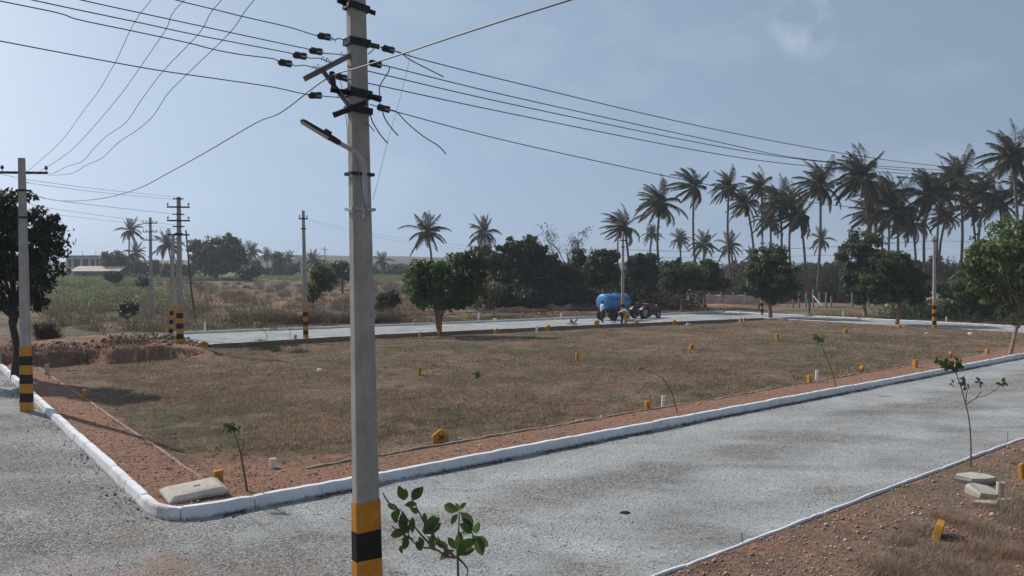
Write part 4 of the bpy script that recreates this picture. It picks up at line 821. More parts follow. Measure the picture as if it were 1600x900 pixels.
# the forked tree in the middle
p = G(686, 520); d = p.y
tree('broadleaf_tree', 'wide dark green tree with a reddish forked trunk behind the near pole', p, None,
     pxb(d, p, [(670, 428, 36, 26, -.5), (650, 440, 24, 24, .3), (722, 426, 34, 32, .3), (736, 408, 20, 20, -.3), (752, 420, 16, 20, 0), (712, 402, 12, 12, 0), (652, 422, 18, 16, 0), (680, 414, 14, 10, .3), (700, 455, 52, 26, 0), (742, 448, 24, 28, .5), (665, 465, 26, 16, .0), (712, 470, 36, 14, 0)]), 340, 52, .34, .13, (.050, .090, .026), 1, forks=[(0, 0, -.35, .1, 2.1, .13), (.02, .02, .0, 0, 2.3, .11), (.05, 0, .35, -.1, 2.2, .12)], bark='redbark', nl=18, shell=.4)
# dark tree behind the left pole
p = G(24, 588); d = p.y
tree('broadleaf_tree', 'tall dark tree standing behind the left pole, cut by the left edge', p, (.0, 0, 3.0),
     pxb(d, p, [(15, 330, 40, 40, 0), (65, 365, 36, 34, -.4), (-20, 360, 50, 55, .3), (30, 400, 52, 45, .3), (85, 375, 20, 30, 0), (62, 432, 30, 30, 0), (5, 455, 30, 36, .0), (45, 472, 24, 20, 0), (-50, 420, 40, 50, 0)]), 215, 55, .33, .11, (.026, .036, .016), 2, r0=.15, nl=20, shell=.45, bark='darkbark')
# near right leaning tree with sunlit leaves
p = G(1579, 553); d = p.y
tree('broadleaf_tree', 'bright leafy tree with a pale leaning trunk at the right edge', p, (.45, 0, 2.0),
     pxb(d, p, [(1560, 395, 44, 46, -.3), (1600, 375, 44, 46, .2), (1530, 410, 30, 34, .2), (1550, 440, 40, 34, 0), (1605, 440, 52, 50, .3), (1590, 480, 40, 30, 0), (1640, 400, 50, 60, .5), (1655, 470, 40, 40, 0), (1532, 452, 26, 22, .1)]), 300, 52, .34, .105, (.078, .110, .034), 3, r0=.09, bark='palebark', nl=20, shell=.45)
# roadside trees
def road_tree(base, crown, label, seed, n_cl=170, col=(.036, .064, .022), r0=.13, bark='redbark', leaf=.15, group='leafy trees along the back roads', name='broadleaf_tree'):
    p = G(*base); d = p.y; zt = PD(base[0], crown[0][1] + 0.0, d).z - p.z
    return tree(name, label, p, (random.Random(seed).uniform(-.2, .2), 0, max(1.2, zt * .55)), pxb(d, p, crown), n_cl, 50, .36, leaf, col, seed, r0=r0, bark=bark, nl=12, shell=.4, group=group)
road_tree((1065, 488), [(1060, 423, 32, 20), (1082, 432, 28, 20), (1045, 440, 22, 16), (1068, 447, 34, 13)], 'broad tree on the back road just right of the tractor', 11)
road_tree((1101, 481), [(1105, 422, 24, 18), (1125, 441, 20, 12), (1095, 434, 28, 18), (1112, 445, 28, 10)], 'tree with a pale lower stem behind the broad tree by the tractor', 12, bark='palebark')
road_tree((1204, 496), [(1205, 402, 30, 24), (1190, 425, 30, 28), (1225, 430, 28, 26), (1180, 450, 26, 16), (1210, 458, 40, 16), (1232, 448, 18, 18)], 'dark rounded tree at the far corner beside the hidden banded pole', 13, 200, r0=.17)
road_tree((1352, 495), [(1350, 376, 30, 20), (1340, 400, 32, 28), (1365, 410, 28, 32), (1345, 440, 34, 28), (1368, 462, 30, 20), (1330, 430, 20, 24)], 'tall tree with two pale stems beyond the right-hand road', 14, 215, bark='palebark', r0=.16)
road_tree((1401, 507), [(1395, 410, 30, 18), (1375, 436, 34, 24), (1415, 430, 34, 26), (1400, 455, 48, 20), (1430, 462, 22, 18), (1360, 450, 18, 18)], 'dense dark tree on the plot edge left of the right-hand pole', 15, 230, r0=.15)
road_tree((1523, 505), [(1510, 455, 26, 22), (1530, 440, 30, 26), (1500, 475, 24, 16), (1535, 478, 26, 20)], 'low tree with a thick trunk behind the leaning tree', 16, 150, r0=.22, bark='palebark')
road_tree((1492, 500), [(1484, 455, 20, 14), (1500, 445, 16, 16)], 'small bushy tree between the right-hand pole and the low thick tree', 17, 90, r0=.07, bark='bark')
# distance trees and bushes
def far_tree(name, label, px, d, crown, seed, n_cl=160, n_lf=40, col=DG, leaf=None, r0=None, cl=None, group='trees beyond the back road', bark='bark', cat='tree', asp=.55, shell=.35):
    p = F(px, d); bl = pxb(d, p, crown); k = d / 85.
    return tree(name, label, p, (0, 0, max(.6, bl[0][2] * .5)), bl, n_cl, n_lf, cl or .48 * k ** .7, leaf or .21 * k ** .7, col, seed, r0=r0 or .2, bark=bark, nl=8, group=group, cat=cat, asp=asp, shell=shell)
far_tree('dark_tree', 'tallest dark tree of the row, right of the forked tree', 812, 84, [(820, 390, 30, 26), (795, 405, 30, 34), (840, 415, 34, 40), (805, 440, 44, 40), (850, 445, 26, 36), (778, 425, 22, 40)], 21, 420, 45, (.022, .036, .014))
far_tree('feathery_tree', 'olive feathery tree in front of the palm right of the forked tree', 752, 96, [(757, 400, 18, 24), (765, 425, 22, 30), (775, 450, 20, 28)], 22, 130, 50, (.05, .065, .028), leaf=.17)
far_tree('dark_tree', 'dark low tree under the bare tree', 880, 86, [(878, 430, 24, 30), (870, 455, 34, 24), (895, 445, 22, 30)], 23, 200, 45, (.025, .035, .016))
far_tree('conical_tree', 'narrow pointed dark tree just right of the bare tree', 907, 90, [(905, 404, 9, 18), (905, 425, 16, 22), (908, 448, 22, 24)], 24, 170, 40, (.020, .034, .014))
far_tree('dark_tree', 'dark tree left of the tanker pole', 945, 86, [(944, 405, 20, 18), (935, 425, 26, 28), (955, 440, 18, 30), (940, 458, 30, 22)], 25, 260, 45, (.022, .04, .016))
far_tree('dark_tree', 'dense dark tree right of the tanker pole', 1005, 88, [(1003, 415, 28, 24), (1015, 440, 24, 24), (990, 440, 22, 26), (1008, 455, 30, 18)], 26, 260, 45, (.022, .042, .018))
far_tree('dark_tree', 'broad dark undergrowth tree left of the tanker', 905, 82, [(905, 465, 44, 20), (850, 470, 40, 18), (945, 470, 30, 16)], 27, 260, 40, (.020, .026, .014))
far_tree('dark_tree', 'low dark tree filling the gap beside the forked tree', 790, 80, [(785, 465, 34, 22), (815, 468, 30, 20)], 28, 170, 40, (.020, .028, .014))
far_tree('round_tree', 'large round tree on the horizon right of the three armed pole', 338, 205, [(345, 392, 38, 26), (320, 398, 26, 24), (365, 400, 20, 22), (340, 415, 44, 18), (305, 385, 12, 14), (355, 380, 22, 16)], 29, 330, 45, (.040, .062, .026), group='trees on the horizon', r0=.5)
far_tree('round_tree', 'hazy blue-green tree behind the low farm shed', 190, 235, [(185, 408, 26, 16), (200, 415, 26, 14), (170, 415, 14, 12)], 30, 160, 40, (.04, .06, .028), group='trees on the horizon', r0=.4)
far_tree('round_bush', 'rounded dark bush at the right foot of the large round tree', 391, 190, [(391, 424, 15, 9), (386, 427, 12, 7)], 31, 90, 40, (.022, .035, .016), group='bushes in the fields', cat='bush')
far_tree('conical_tree', 'narrow hazy tree between the small horizon palms', 433, 250, [(434, 408, 8, 14), (434, 420, 10, 12)], 32, 70, 40, (.035, .055, .025), group='trees on the horizon', r0=.3)
far_tree('slender_tree', 'light green slender tree right of the slim pole', 489, 72, [(500, 428, 18, 18), (510, 440, 16, 16), (492, 446, 16, 14), (488, 462, 12, 12)], 33, 120, 38, (.085, .10, .04), leaf=.13, cl=.42, group='bushes in the fields', r0=.05)
far_tree('round_bush', 'dense dark bush beside the near pole across the back road', 607, 70, [(606, 470, 15, 14), (598, 478, 10, 10), (614, 466, 8, 12)], 34, 110, 40, (.022, .035, .012), leaf=.13, cl=.35, group='bushes in the fields', cat='bush', r0=.04)
far_tree('round_bush', 'olive bush behind the slender light green tree', 535, 130, [(530, 418, 16, 10), (548, 426, 18, 10), (520, 430, 12, 8)], 35, 110, 36, (.05, .06, .026), group='bushes in the fields', cat='bush')
far_tree('round_bush', 'dark clump on the rubble behind the left pole', 200, 62, [(202, 483, 11, 11), (196, 488, 8, 8)], 36, 70, 36, (.022, .018, .014), leaf=.12, cl=.3, group='bushes in the fields', cat='bush', r0=.04)
far_tree('round_bush', 'dark bush in front of the low farm shed', 178, 150, [(178, 432, 10, 8)], 37, 50, 34, (.022, .032, .018), group='bushes in the fields', cat='bush', r0=.05)
far_tree('round_bush', 'tiny dark bush at the crop edge left of the grey unpainted pole', 224, 130, [(224, 440, 4, 5)], 38, 20, 34, (.022, .03, .018), group='bushes in the fields', cat='bush', r0=.04)
far_tree('round_bush', 'yellowish bush on the verge beside the forked tree', 772, 68, [(772, 455, 14, 16), (765, 470, 12, 10)], 39, 90, 36, (.09, .09, .045), leaf=.12, cl=.4, group='bushes in the fields', cat='bush', r0=.04)
rg = random.Random(77)
for i, (px, py, rx, ry, d, lb) in enumerate(((30, 425, 60, 14, 210, 'hazy treeline behind the left tree'), (240, 420, 30, 11, 240, 'hazy trees behind the grey unpainted pole'), (280, 422, 26, 12, 230, 'hazy trees at the foot of the three armed pole'), (405, 420, 20, 9, 260, 'hazy low trees among the small horizon palms'), (455, 421, 26, 9, 260, 'hazy low trees behind the slim pole'), (590, 425, 50, 9, 270, 'faint low treeline right behind the near pole'), (650, 424, 40, 9, 270, 'faint low treeline behind the forked tree'), (1020, 425, 60, 14, 200, 'hazy thicket behind the tanker pole'), (1150, 425, 70, 16, 190, 'hazy thicket behind the palm trunks left of the corner tree'), (1285, 425, 60, 16, 190, 'hazy thicket behind the palm trunks right of the corner tree'), (1450, 425, 90, 20, 180, 'hazy thicket behind the right-hand pole'))):
    its = [(px + rg.uniform(-1, 1) * rx * .8, py + rg.uniform(-4, 5), rx * rg.uniform(.2, .42), ry * rg.uniform(.6, 1.15)) for _ in range(6)]
    far_tree('thicket', lb, px, d, its, 50 + i, 170, 34, (.034, .05, .026) if i not in (8, 9, 10) else (.05, .045, .032), group='trees on the horizon' if i < 7 else 'thickets behind the palm grove', r0=.2)
# bare trees
def bare_tree(label, px, d, h, spread, seed, leaves=140, name='bare_tree', r0=.14, col=(.10, .085, .075), base_z=0):
    p = F(px, d); t = thing(name, label, 'tree', p, 0, 'nearly leafless trees'); rng = random.Random(seed); mb = MB(); tips = []
    def grow(a, dr, ln, r, lev):
        n = 4; P = [a]; q = Vector(dr)
        for i in range(n): q = (q + Vector((rng.uniform(-.18, .18), rng.uniform(-.18, .18), .06))).normalized(); P.append(P[-1] + q * ln / n)
        mb.tube(P, [r * (1 - .45 * i / n) for i in range(n + 1)], 5 if lev < 2 else 3, cap=False)
        tips.append(P[-1])
        if lev < 4:
            for k in range(8 if lev == 0 else (3 if lev < 4 else 2)):
                az = rng.uniform(0, 6.28); an = rng.uniform(.3, .75) * spread; v = (q + Vector((math.cos(az), math.sin(az), .1)) * an).normalized(); grow(P[rng.choice((1, 2, 3, 4))], v, ln * rng.uniform(.6, .8), max(r * .55, .014), lev + 1)
    grow(Vector((0, 0, -.2)), (0, 0, 1), h * .30, r0, 0)
    mb.build('trunk', M['bark'], t)
    if leaves: leaf_cloud('crown', [(q.x, q.y, q.z, .3, .3, .3) for q in tips[-160:]], leaves, 5, .25, .10, col, seed, t, M['dryleaf'])
    return t
bare_tree('nearly leafless tree rising between the dark trees left of the tanker', 879, 92, 12.5, 1.15, 5, 220)
_t = [o for o in C.objects if o.get('label', '').startswith('nearly leafless tree rising')][0]; _tr = [o for o in _t.children if o.name.startswith('trunk')][0]
_c = np.array([v.co[:] for v in _tr.data.vertices]); _zt = PD(884, 345, 92).z - _t.location.z; _k = _zt / _c[:, 2].max(); _kx = (66 / FPX * 92) / (np.percentile(_c[:, 0], 98) - np.percentile(_c[:, 0], 2))
_hi = _c[_c[:, 2] > .6 * _c[:, 2].max()]; _t.scale = (_kx, _kx, _k); _t.location.x = PD(885, 380, 92).x - _hi[:, 0].mean() * _kx; print('bare', _k, _kx, _t.location)
for i, (px, d, h, lb) in enumerate(((1305, 105, 8.0, 'grey leafless tree left of the tall tree with two stems'), (1480, 92, 8.5, 'grey leafless tree behind the right-hand pole'), (1437, 100, 7.0, 'leafless tree between the dense dark tree and the right-hand pole'), (1515, 98, 8.5, 'leafless tree behind the leaning bright tree'))):
    bare_tree(lb, px, d, h, 1.2, 60 + i, 120, r0=.12)
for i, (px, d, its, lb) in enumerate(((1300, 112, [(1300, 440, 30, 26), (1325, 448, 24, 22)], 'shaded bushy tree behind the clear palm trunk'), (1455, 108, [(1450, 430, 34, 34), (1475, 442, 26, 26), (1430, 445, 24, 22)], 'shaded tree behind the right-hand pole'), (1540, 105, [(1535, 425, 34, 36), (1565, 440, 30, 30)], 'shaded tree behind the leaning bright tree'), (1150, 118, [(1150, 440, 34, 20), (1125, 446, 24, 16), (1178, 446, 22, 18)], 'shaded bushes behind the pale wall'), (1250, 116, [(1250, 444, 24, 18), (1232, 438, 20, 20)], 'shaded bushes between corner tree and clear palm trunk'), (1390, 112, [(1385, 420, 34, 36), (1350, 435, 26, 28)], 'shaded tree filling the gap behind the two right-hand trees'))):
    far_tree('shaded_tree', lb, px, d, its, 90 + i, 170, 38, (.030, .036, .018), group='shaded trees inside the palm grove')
# ---------------------------------------------------------------- palms
def frond_mesh(seed, wind=.5, n_fr=26, L0=3.9, dry=0):
    r = np.random.RandomState(seed); V = []; Cc = []; F4 = []
    Vn = 0
    for k in range(n_fr):
        az = k * 2.39996 + r.uniform(-.3, .3); el = 1.42 - 2.25 * (k / n_fr) ** 1.12 + r.uniform(-.15, .15); ln = L0 * r.uniform(.68, 1.12) * (1 - .15 * (k < 4)); nseg = 16; gr = r.uniform(.6, 1.7); az += r.uniform(-.35, .35)
        d = np.array([math.cos(az) * math.cos(el) - .22 * wind * (el > .2), math.sin(az) * math.cos(el), math.sin(el)]); d /= np.linalg.norm(d); P = [np.array([0, 0, 0.])]; D = [d]
        for i in range(nseg):
            f = i / nseg; d = d + np.array([-wind * .085 * (.3 + f), 0, (-.035 - .085 * f * (1 if el > -.3 else .3)) * gr * (.55 if el > .75 else 1)]); d /= np.linalg.norm(d); P.append(P[-1] + d * ln / nseg); D.append(d)
        P = np.array(P); D = np.array(D); brown = (k > n_fr - 1 - dry)
        base = np.array([.032, .046, .018]) * r.uniform(.6, 1.3) if not brown else np.array([.20, .13, .075]) * r.uniform(.7, 1.1)
        if r.rand() < .25 and not brown: base = np.array([.08, .075, .035]) * r.uniform(.7, 1.1)
        # rachis
        for i in range(nseg):
            s = np.cross(D[i], [0, 0, 1.]); s /= np.linalg.norm(s) + 1e-6; w0 = .045 * (1 - i / nseg) + .008
            V += [P[i] - s * w0, P[i] + s * w0, P[i + 1] + s * w0, P[i + 1] - s * w0]; F4.append(4); Cc += [[.13, .12, .06]] * 4
        nl = 66
        for j in range(nl):
            f = .12 + .88 * j / nl; x = f * nseg; i = min(int(x), nseg - 1); q = P[i] + (P[i + 1] - P[i]) * (x - i); t = D[i]
            s = np.cross(t, [0, 0, 1.]); s /= np.linalg.norm(s) + 1e-6; upv = np.cross(s, t)
            ll = (.76 * math.sin(math.pi * min(1, .18 + .80 * f)) + .12) * r.uniform(.8, 1.1)
            for sd in (-1, 1):
                dr = s * sd * .75 + t * .7 - np.array([0, 0, .35 + .6 * r.rand()]) + upv * .1 + np.array([-wind * .55, 0, 0]) + r.normal(0, .12, 3); dr /= np.linalg.norm(dr)
                d2 = dr + np.array([-wind * .2, 0, -.55]); d2 /= np.linalg.norm(d2); ww = np.cross(dr, t); ww /= np.linalg.norm(ww) + 1e-6; ww *= .034
                a = q; b = q + dr * ll * .5; c = b + d2 * ll * .5
                V += [a - ww * .6, a + ww * .6, b + ww, b - ww, b - ww, b + ww, c + ww * .15, c - ww * .15]; F4 += [4, 4]; cb = base * r.uniform(.75, 1.25); Cc += [list(cb)] * 8
    V = np.array(V); return fast_mesh('crown', V, np.arange(len(V)), F4, M['leaf'], False, col=np.clip(np.array(Cc), 0, 1))
FR = [frond_mesh(100 + i, wind=(.95, .7, 1.15, .5)[i % 4], n_fr=(31, 35, 28, 32)[i % 4], dry=(3, 5, 2, 4)[i % 4]) for i in range(5)]
FRF = frond_mesh(200, .15, 24); FRG = frond_mesh(201, -.1, 27)
NUT = None
def palm(px, py, rpx, bx, d, label, group, mi=None, still=False, seed=0, bz=0):
    base = F(bx, d); top = PD(px, py, d); rng = random.Random(seed + int(px)); sc = rpx * 1.22 / FPX * d / 3.7
    p = thing('coconut_palm', label, 'palm tree', base, 0, group); t = top - base
    me = (FRF if rng.random() < .5 else FRG) if still else FR[mi if mi is not None else rng.randrange(5)]
    c = link('crown', me, p); c.location = t; c.rotation_euler = (rng.uniform(-.1, .1), rng.uniform(-.1, .1), rng.uniform(-.35, .35) if not still else rng.uniform(0, 6.28)); s_ = sc * rng.uniform(.88, 1.12); c.scale = (s_, s_, s_ * rng.uniform(.9, 1.2))
    mb = MB(); bow = rng.uniform(-.9, .9); P = [Vector((0, 0, -.3))] + [t * q + Vector((math.sin(q * math.pi) * bow, 0, 0)) for q in (0, .12, .25, .4, .55, .7, .85, 1)]
    k = .17 * max(1, min(1.35, d / 110)); mb.tube(P, [k * 1.9, k * 1.6, k * 1.15, k * 1.02, k, k * .95, k * .9, k * .88, k * .95], 8, cap=True); mb.build('trunk', M['palmbark'], p)
    if not still:
        mb = MB()
        for q in range(7): a = rng.uniform(0, 6.28); mb.ball(t + Vector((math.cos(a) * .28 * sc, math.sin(a) * .28 * sc, -.35 * sc + rng.uniform(-.15, .1))), .15 * sc, 1)
        mb.build('coconuts', M['bark'], p)
    return p
GR = 'windblown coconut palms of the grove'; GH = 'small coconut palms on the horizon'
near_palms = [
 (976, 355, 31, 986, 105, 'palm directly above the tanker, crown touching the pole top'),
 (1032, 318, 36, 1041, 104, 'second palm right of the tanker pole, tall and leaning left'),
 (1085, 292, 36, 1094, 112, 'palm with full crown beside the second palm, above the broad tree'),
 (1139, 293, 30, 1147, 110, 'left palm of the close pair over the corner road'),
 (1166, 318, 30, 1172, 114, 'lower palm squeezed inside the close pair over the corner road'),
 (1190, 292, 30, 1188, 112, 'right palm of the close pair over the corner road'),
 (1220, 318, 36, 1220, 104, 'bushy palm right above the corner tree'),
 (1250, 338, 32, 1258, 102, 'brownish drooping palm right of the corner tree'),
 (1282, 290, 44, 1276, 98, 'tall dark palm with one frond pointing straight up, clear trunk'),
 (1347, 278, 46, 1348, 98, 'big palm above the tall tree with two pale stems'),
 (1374, 305, 36, 1370, 108, 'palm tucked behind the right shoulder of the big palm'),
 (1405, 332, 40, 1407, 96, 'lower wide palm over the dense dark tree'),
 (1452, 305, 40, 1452, 94, 'palm rising left of the right-hand pole'),
 (1500, 280, 44, 1496, 94, 'tall palm rising right of the right-hand pole'),
 (1478, 340, 30, 1478, 104, 'shorter palm tucked under the two tall palms by the right-hand pole'),
 (1540, 300, 42, 1533, 90, 'broad palm with pale dead fronds left of the rightmost crowns'),
 (1582, 245, 48, 1591, 84, 'tallest palm at the right edge, standing above all others'),
 (1605, 300, 40, 1606, 88, 'palm half cut off by the right edge'),
 (1204, 345, 30, 1206, 122, 'shaded palm low behind the bushy palm over the corner tree'),
 (1362, 335, 34, 1362, 116, 'shaded palm low behind the big palm'),
 (1425, 350, 34, 1427, 114, 'shaded palm behind the dense dark tree, right of the wide low palm'),
 (1472, 300, 34, 1470, 108, 'palm wedged between the two tall palms by the right-hand pole'),
 (1518, 325, 36, 1515, 108, 'shaded palm just left of the palm with pale dead fronds'),
 (1562, 320, 36, 1560, 104, 'shaded palm below the tallest palm at the right edge'),
 (1392, 300, 28, 1390, 124, 'slim palm peeping over the wide low palm'),
 (1238, 312, 24, 1240, 126, 'slim palm behind the brownish drooping palm'),
]
for i, (px, py, rp, bx, d, lb) in enumerate(near_palms): palm(px, py, rp, bx, d, lb, GR, i % 5, False, i)
for i, (px, py, rp, bx, d, lb) in enumerate(((667, 362, 37, 668, 118, 'lone palm standing above the forked tree'), (757, 364, 28, 758, 150, 'smaller palm above the olive feathery tree'), (1019, 366, 19, 1022, 160, 'small distant palm right behind the palm over the tanker'), (1062, 374, 20, 1060, 170, 'small distant palm between the second and third tall palms'), (1100, 382, 26, 1102, 150, 'low spreading distant palm under the palm above the broad tree'), (1140, 384, 22, 1141, 160, 'low distant palm behind the trunks of the close pair'), (1284, 375, 19, 1283, 165, 'little distant palm right of the clear dark trunk'),
    (1175, 400, 16, 1175, 175, 'faint palm crown behind the close pair trunks'),
    (203, 360, 21, 205, 225, 'taller of the hazy palms behind the farm shed'), (211, 395, 17, 210, 230, 'shorter hazy palm just below the taller one behind the shed'), (262, 383, 24, 269, 205, 'hazy palm left behind the three armed pole'), (392, 393, 19, 393, 270, 'first small palm right of the large round tree'), (416, 399, 13, 416, 300, 'thin second small palm right of the large round tree'), (450, 405, 15, 450, 280, 'small palm left of the slim pole'), (489, 407, 16, 489, 280, 'small palm peeping over the slender light green tree'), (597, 408, 17, 598, 255, 'small lone palm right behind the near pole'), (379, 403, 12, 380, 300, 'smallest palm against the large round tree'))):
    palm(px, py, rp, bx, d, lb, GH if i > 0 else None, None, True, 40 + i)
# ---------------------------------------------------------------- undergrowth, scrub, crops (nobody could count these)
def quads_stuff(name, label, P, size, base, seed, asp=.5, up=.3, m=None):
    r = np.random.RandomState(seed); k = len(P); nrm = r.normal(0, 1, (k, 3)) + [0, 0, up]; nrm /= np.linalg.norm(nrm, axis=1)[:, None]
    t = np.cross(nrm, r.normal(size=(k, 3))); t /= np.linalg.norm(t, axis=1)[:, None]; b = np.cross(nrm, t); ls = (size * r.uniform(.6, 1.4, k))[:, None]
    V = np.stack([P - t * ls, P + b * ls * asp, P + t * ls, P - b * ls * asp], 1); cl = np.array(base) * r.uniform(.55, 1.4, (k, 1))
    me = fast_mesh(name, V.reshape(-1, 3), np.arange(k * 4), np.full(k, 4), m or M['leaf'], False, col=np.repeat(cl, 4, 0)); return tag(link(name, me), label, None, None, 'stuff')
r = np.random.RandomState(31)
def bushes(cent, n, wid, hgt):
    c = cent[r.choice(len(cent), n)]; a = r.normal(size=(n, 3)); a /= np.linalg.norm(a, axis=1)[:, None]; a *= r.rand(n, 1) ** .4; s = (.6 + .8 * (np.abs(np.sin(c[:, 0] * 12.9 + c[:, 1] * 78.2))))[:, None]
    P = np.column_stack([c, np.zeros(n)]); P[:, :2] += a[:, :2] * wid * s; P[:, 2] = hz(P[:, 0], P[:, 1]) + np.abs(a[:, 2]) * hgt * s[:, 0]; return P
# green hedge-like undergrowth beyond the right-hand road
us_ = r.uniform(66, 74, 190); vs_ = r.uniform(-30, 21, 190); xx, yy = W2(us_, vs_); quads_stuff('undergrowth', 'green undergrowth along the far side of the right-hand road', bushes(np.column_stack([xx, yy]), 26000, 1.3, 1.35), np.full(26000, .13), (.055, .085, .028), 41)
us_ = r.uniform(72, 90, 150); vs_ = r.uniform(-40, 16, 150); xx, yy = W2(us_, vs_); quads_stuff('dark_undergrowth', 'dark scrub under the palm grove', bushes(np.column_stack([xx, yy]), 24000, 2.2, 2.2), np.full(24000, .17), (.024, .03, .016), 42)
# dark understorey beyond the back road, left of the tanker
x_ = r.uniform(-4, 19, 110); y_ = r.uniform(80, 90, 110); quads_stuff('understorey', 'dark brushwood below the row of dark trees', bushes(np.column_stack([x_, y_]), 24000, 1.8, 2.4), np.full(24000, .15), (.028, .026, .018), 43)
# dry brown twiggy scrub
def twigs(name, label, cent, n, H, base, seed, wd):
    rr = np.random.RandomState(seed); c = cent[rr.choice(len(cent), n)]; s = (.5 + .9 * (np.abs(np.sin(c[:, 0] * 2.9 + c[:, 1] * 7.2)))); o = rr.normal(0, .45, (n, 2)) * s[:, None]
    P = np.column_stack([c + o, np.zeros(n)]); P[:, 2] = hz(P[:, 0], P[:, 1]) - .05
    return scatter_tris(name, label, P, np.full(n, wd) * P[:, 1] / 80, np.array(base) * rr.uniform(.5, 1.4, (n, 1)), M['dryleaf'], 'blade', rr, hgt=H * s * rr.uniform(.4, 1.1, n), lean=.45)
k = 470; y_ = 52 * (180 / 52) ** r.rand(k); px_ = r.uniform(60, 660, k); x_ = (px_ - 800) / FPX * y_; u_, s_ = uv_of(x_, y_); ok = (s_ > 42) | ((u_ < 9) & (s_ > 37)); cent = np.column_stack([x_, y_])[ok]
twigs('dry_scrub', 'dry twiggy brush on the wasteland beyond the back road', cent, 30000, 1.15, (.17, .13, .10), 44, .013)
quads_stuff('scrub_leaves', 'sparse grey-green leaves on the dry brush', bushes(cent, 22000, .9, .9), np.full(22000, .085), (.10, .105, .06), 45)
k = 260; y_ = 75 + 60 * r.rand(k); px_ = r.uniform(40, 300, k); x_ = (px_ - 800) / FPX * y_; cent = np.column_stack([x_, y_]); quads_stuff('green_scrub', 'soft green bushes in front of the crop at far left', bushes(cent, 26000, 1.1, 1.1), np.full(26000, .12), (.115, .145, .065), 46)
k = 60000; y_ = 120 + 130 * r.rand(k) ** 1.3; pxx = r.uniform(30, 760, k); x_ = (pxx - 800) / FPX * y_; nn = fbm(x_ * .05, y_ * .05, 3); ok = ((nn > .42) & (pxx < 240)) | ((y_ > 195) & (nn > .36)); P = np.column_stack([x_, y_, np.zeros(k)])[ok]; P[:, 2] = hz(P[:, 0], P[:, 1])
scatter_tris('crop', 'green standing crop in the far fields', P, np.full(len(P), .10), np.array((.115, .15, .055)) * r.uniform(.6, 1.3, (len(P), 1)), M['leaf'], 'blade', r, hgt=r.uniform(.4, 1.0, len(P)), lean=.4)
k = 210; y_ = r.uniform(98, 116, k); x_ = (r.uniform(1095, 1600, k) - 800) / FPX * y_; cent = np.column_stack([x_, y_])
quads_stuff('brown_thicket', 'grey brown thicket behind the pale wall and stone posts', bushes(cent, 38000, 1.7, 3.4), np.full(38000, .16), (.050, .050, .034), 47)
twigs('thicket_twigs', 'bare twigs sticking out of the grey brown thicket', cent, 9000, 3.6, (.12, .095, .08), 48, .02)
x_ = r.uniform(-24.5, -16.6, 60); y_ = 36.3 + (x_ + 17.8) * -.05 + r.normal(0, .5, 60); u_, s_ = uv_of(x_, y_); cent = np.stack(W2(np.clip(r.uniform(-1, 6.3, 90), -1, 7), r.uniform(25.4, 26.6, 90)), 1)
twigs('bank_brush', 'dark dry brush hanging over the face of the soil bank', cent, 2600, .34, (.08, .055, .045), 49, .013)
quads_stuff('bank_leaves', 'small dark weeds on the soil bank', bushes(cent, 1300, .35, .3), np.full(1300, .04), (.05, .048, .03), 50)
cent = np.column_stack([r.uniform(-22, -9, 80), r.uniform(59, 62, 80)]); twigs('ridge_brush', 'dark dry brush along the low soil ridge behind the slim pole', cent, 9000, .7, (.06, .045, .038), 51, .012)
# weeds on the verge beyond the back road and at the foot of the slim pole
rg = random.Random(8); ce = []
for i in range(300):
    u = rg.uniform(10, 64); s = rg.uniform(39.6, 46); x, y = W2(u, s); ce.append((float(x), float(y), rg.uniform(.4, 1.2), rg.uniform(.8, 2)))
for i in range(160):
    u = rg.uniform(61.5, 66); s = rg.uniform(-30, 30); x, y = W2(u, s); ce.append((float(x), float(y), rg.uniform(.4, 1.2), rg.uniform(.8, 2)))
tuft_field('verge_grass', 'straw coloured grass on the far verges', ce, 70, .35, .22, (.20, .165, .085), 9, .014)
ce = [(float(g_.x), float(g_.y), rg.uniform(.5, 1.4), rg.uniform(.8, 1.8)) for g_ in [G(rg.uniform(395, 470), rg.uniform(531, 552)) for _ in range(16)]]
tuft_field('roadside_weeds', 'green-grey weeds below the slim pole', ce, 120, .22, .28, (.07, .08, .04), 10, .010)
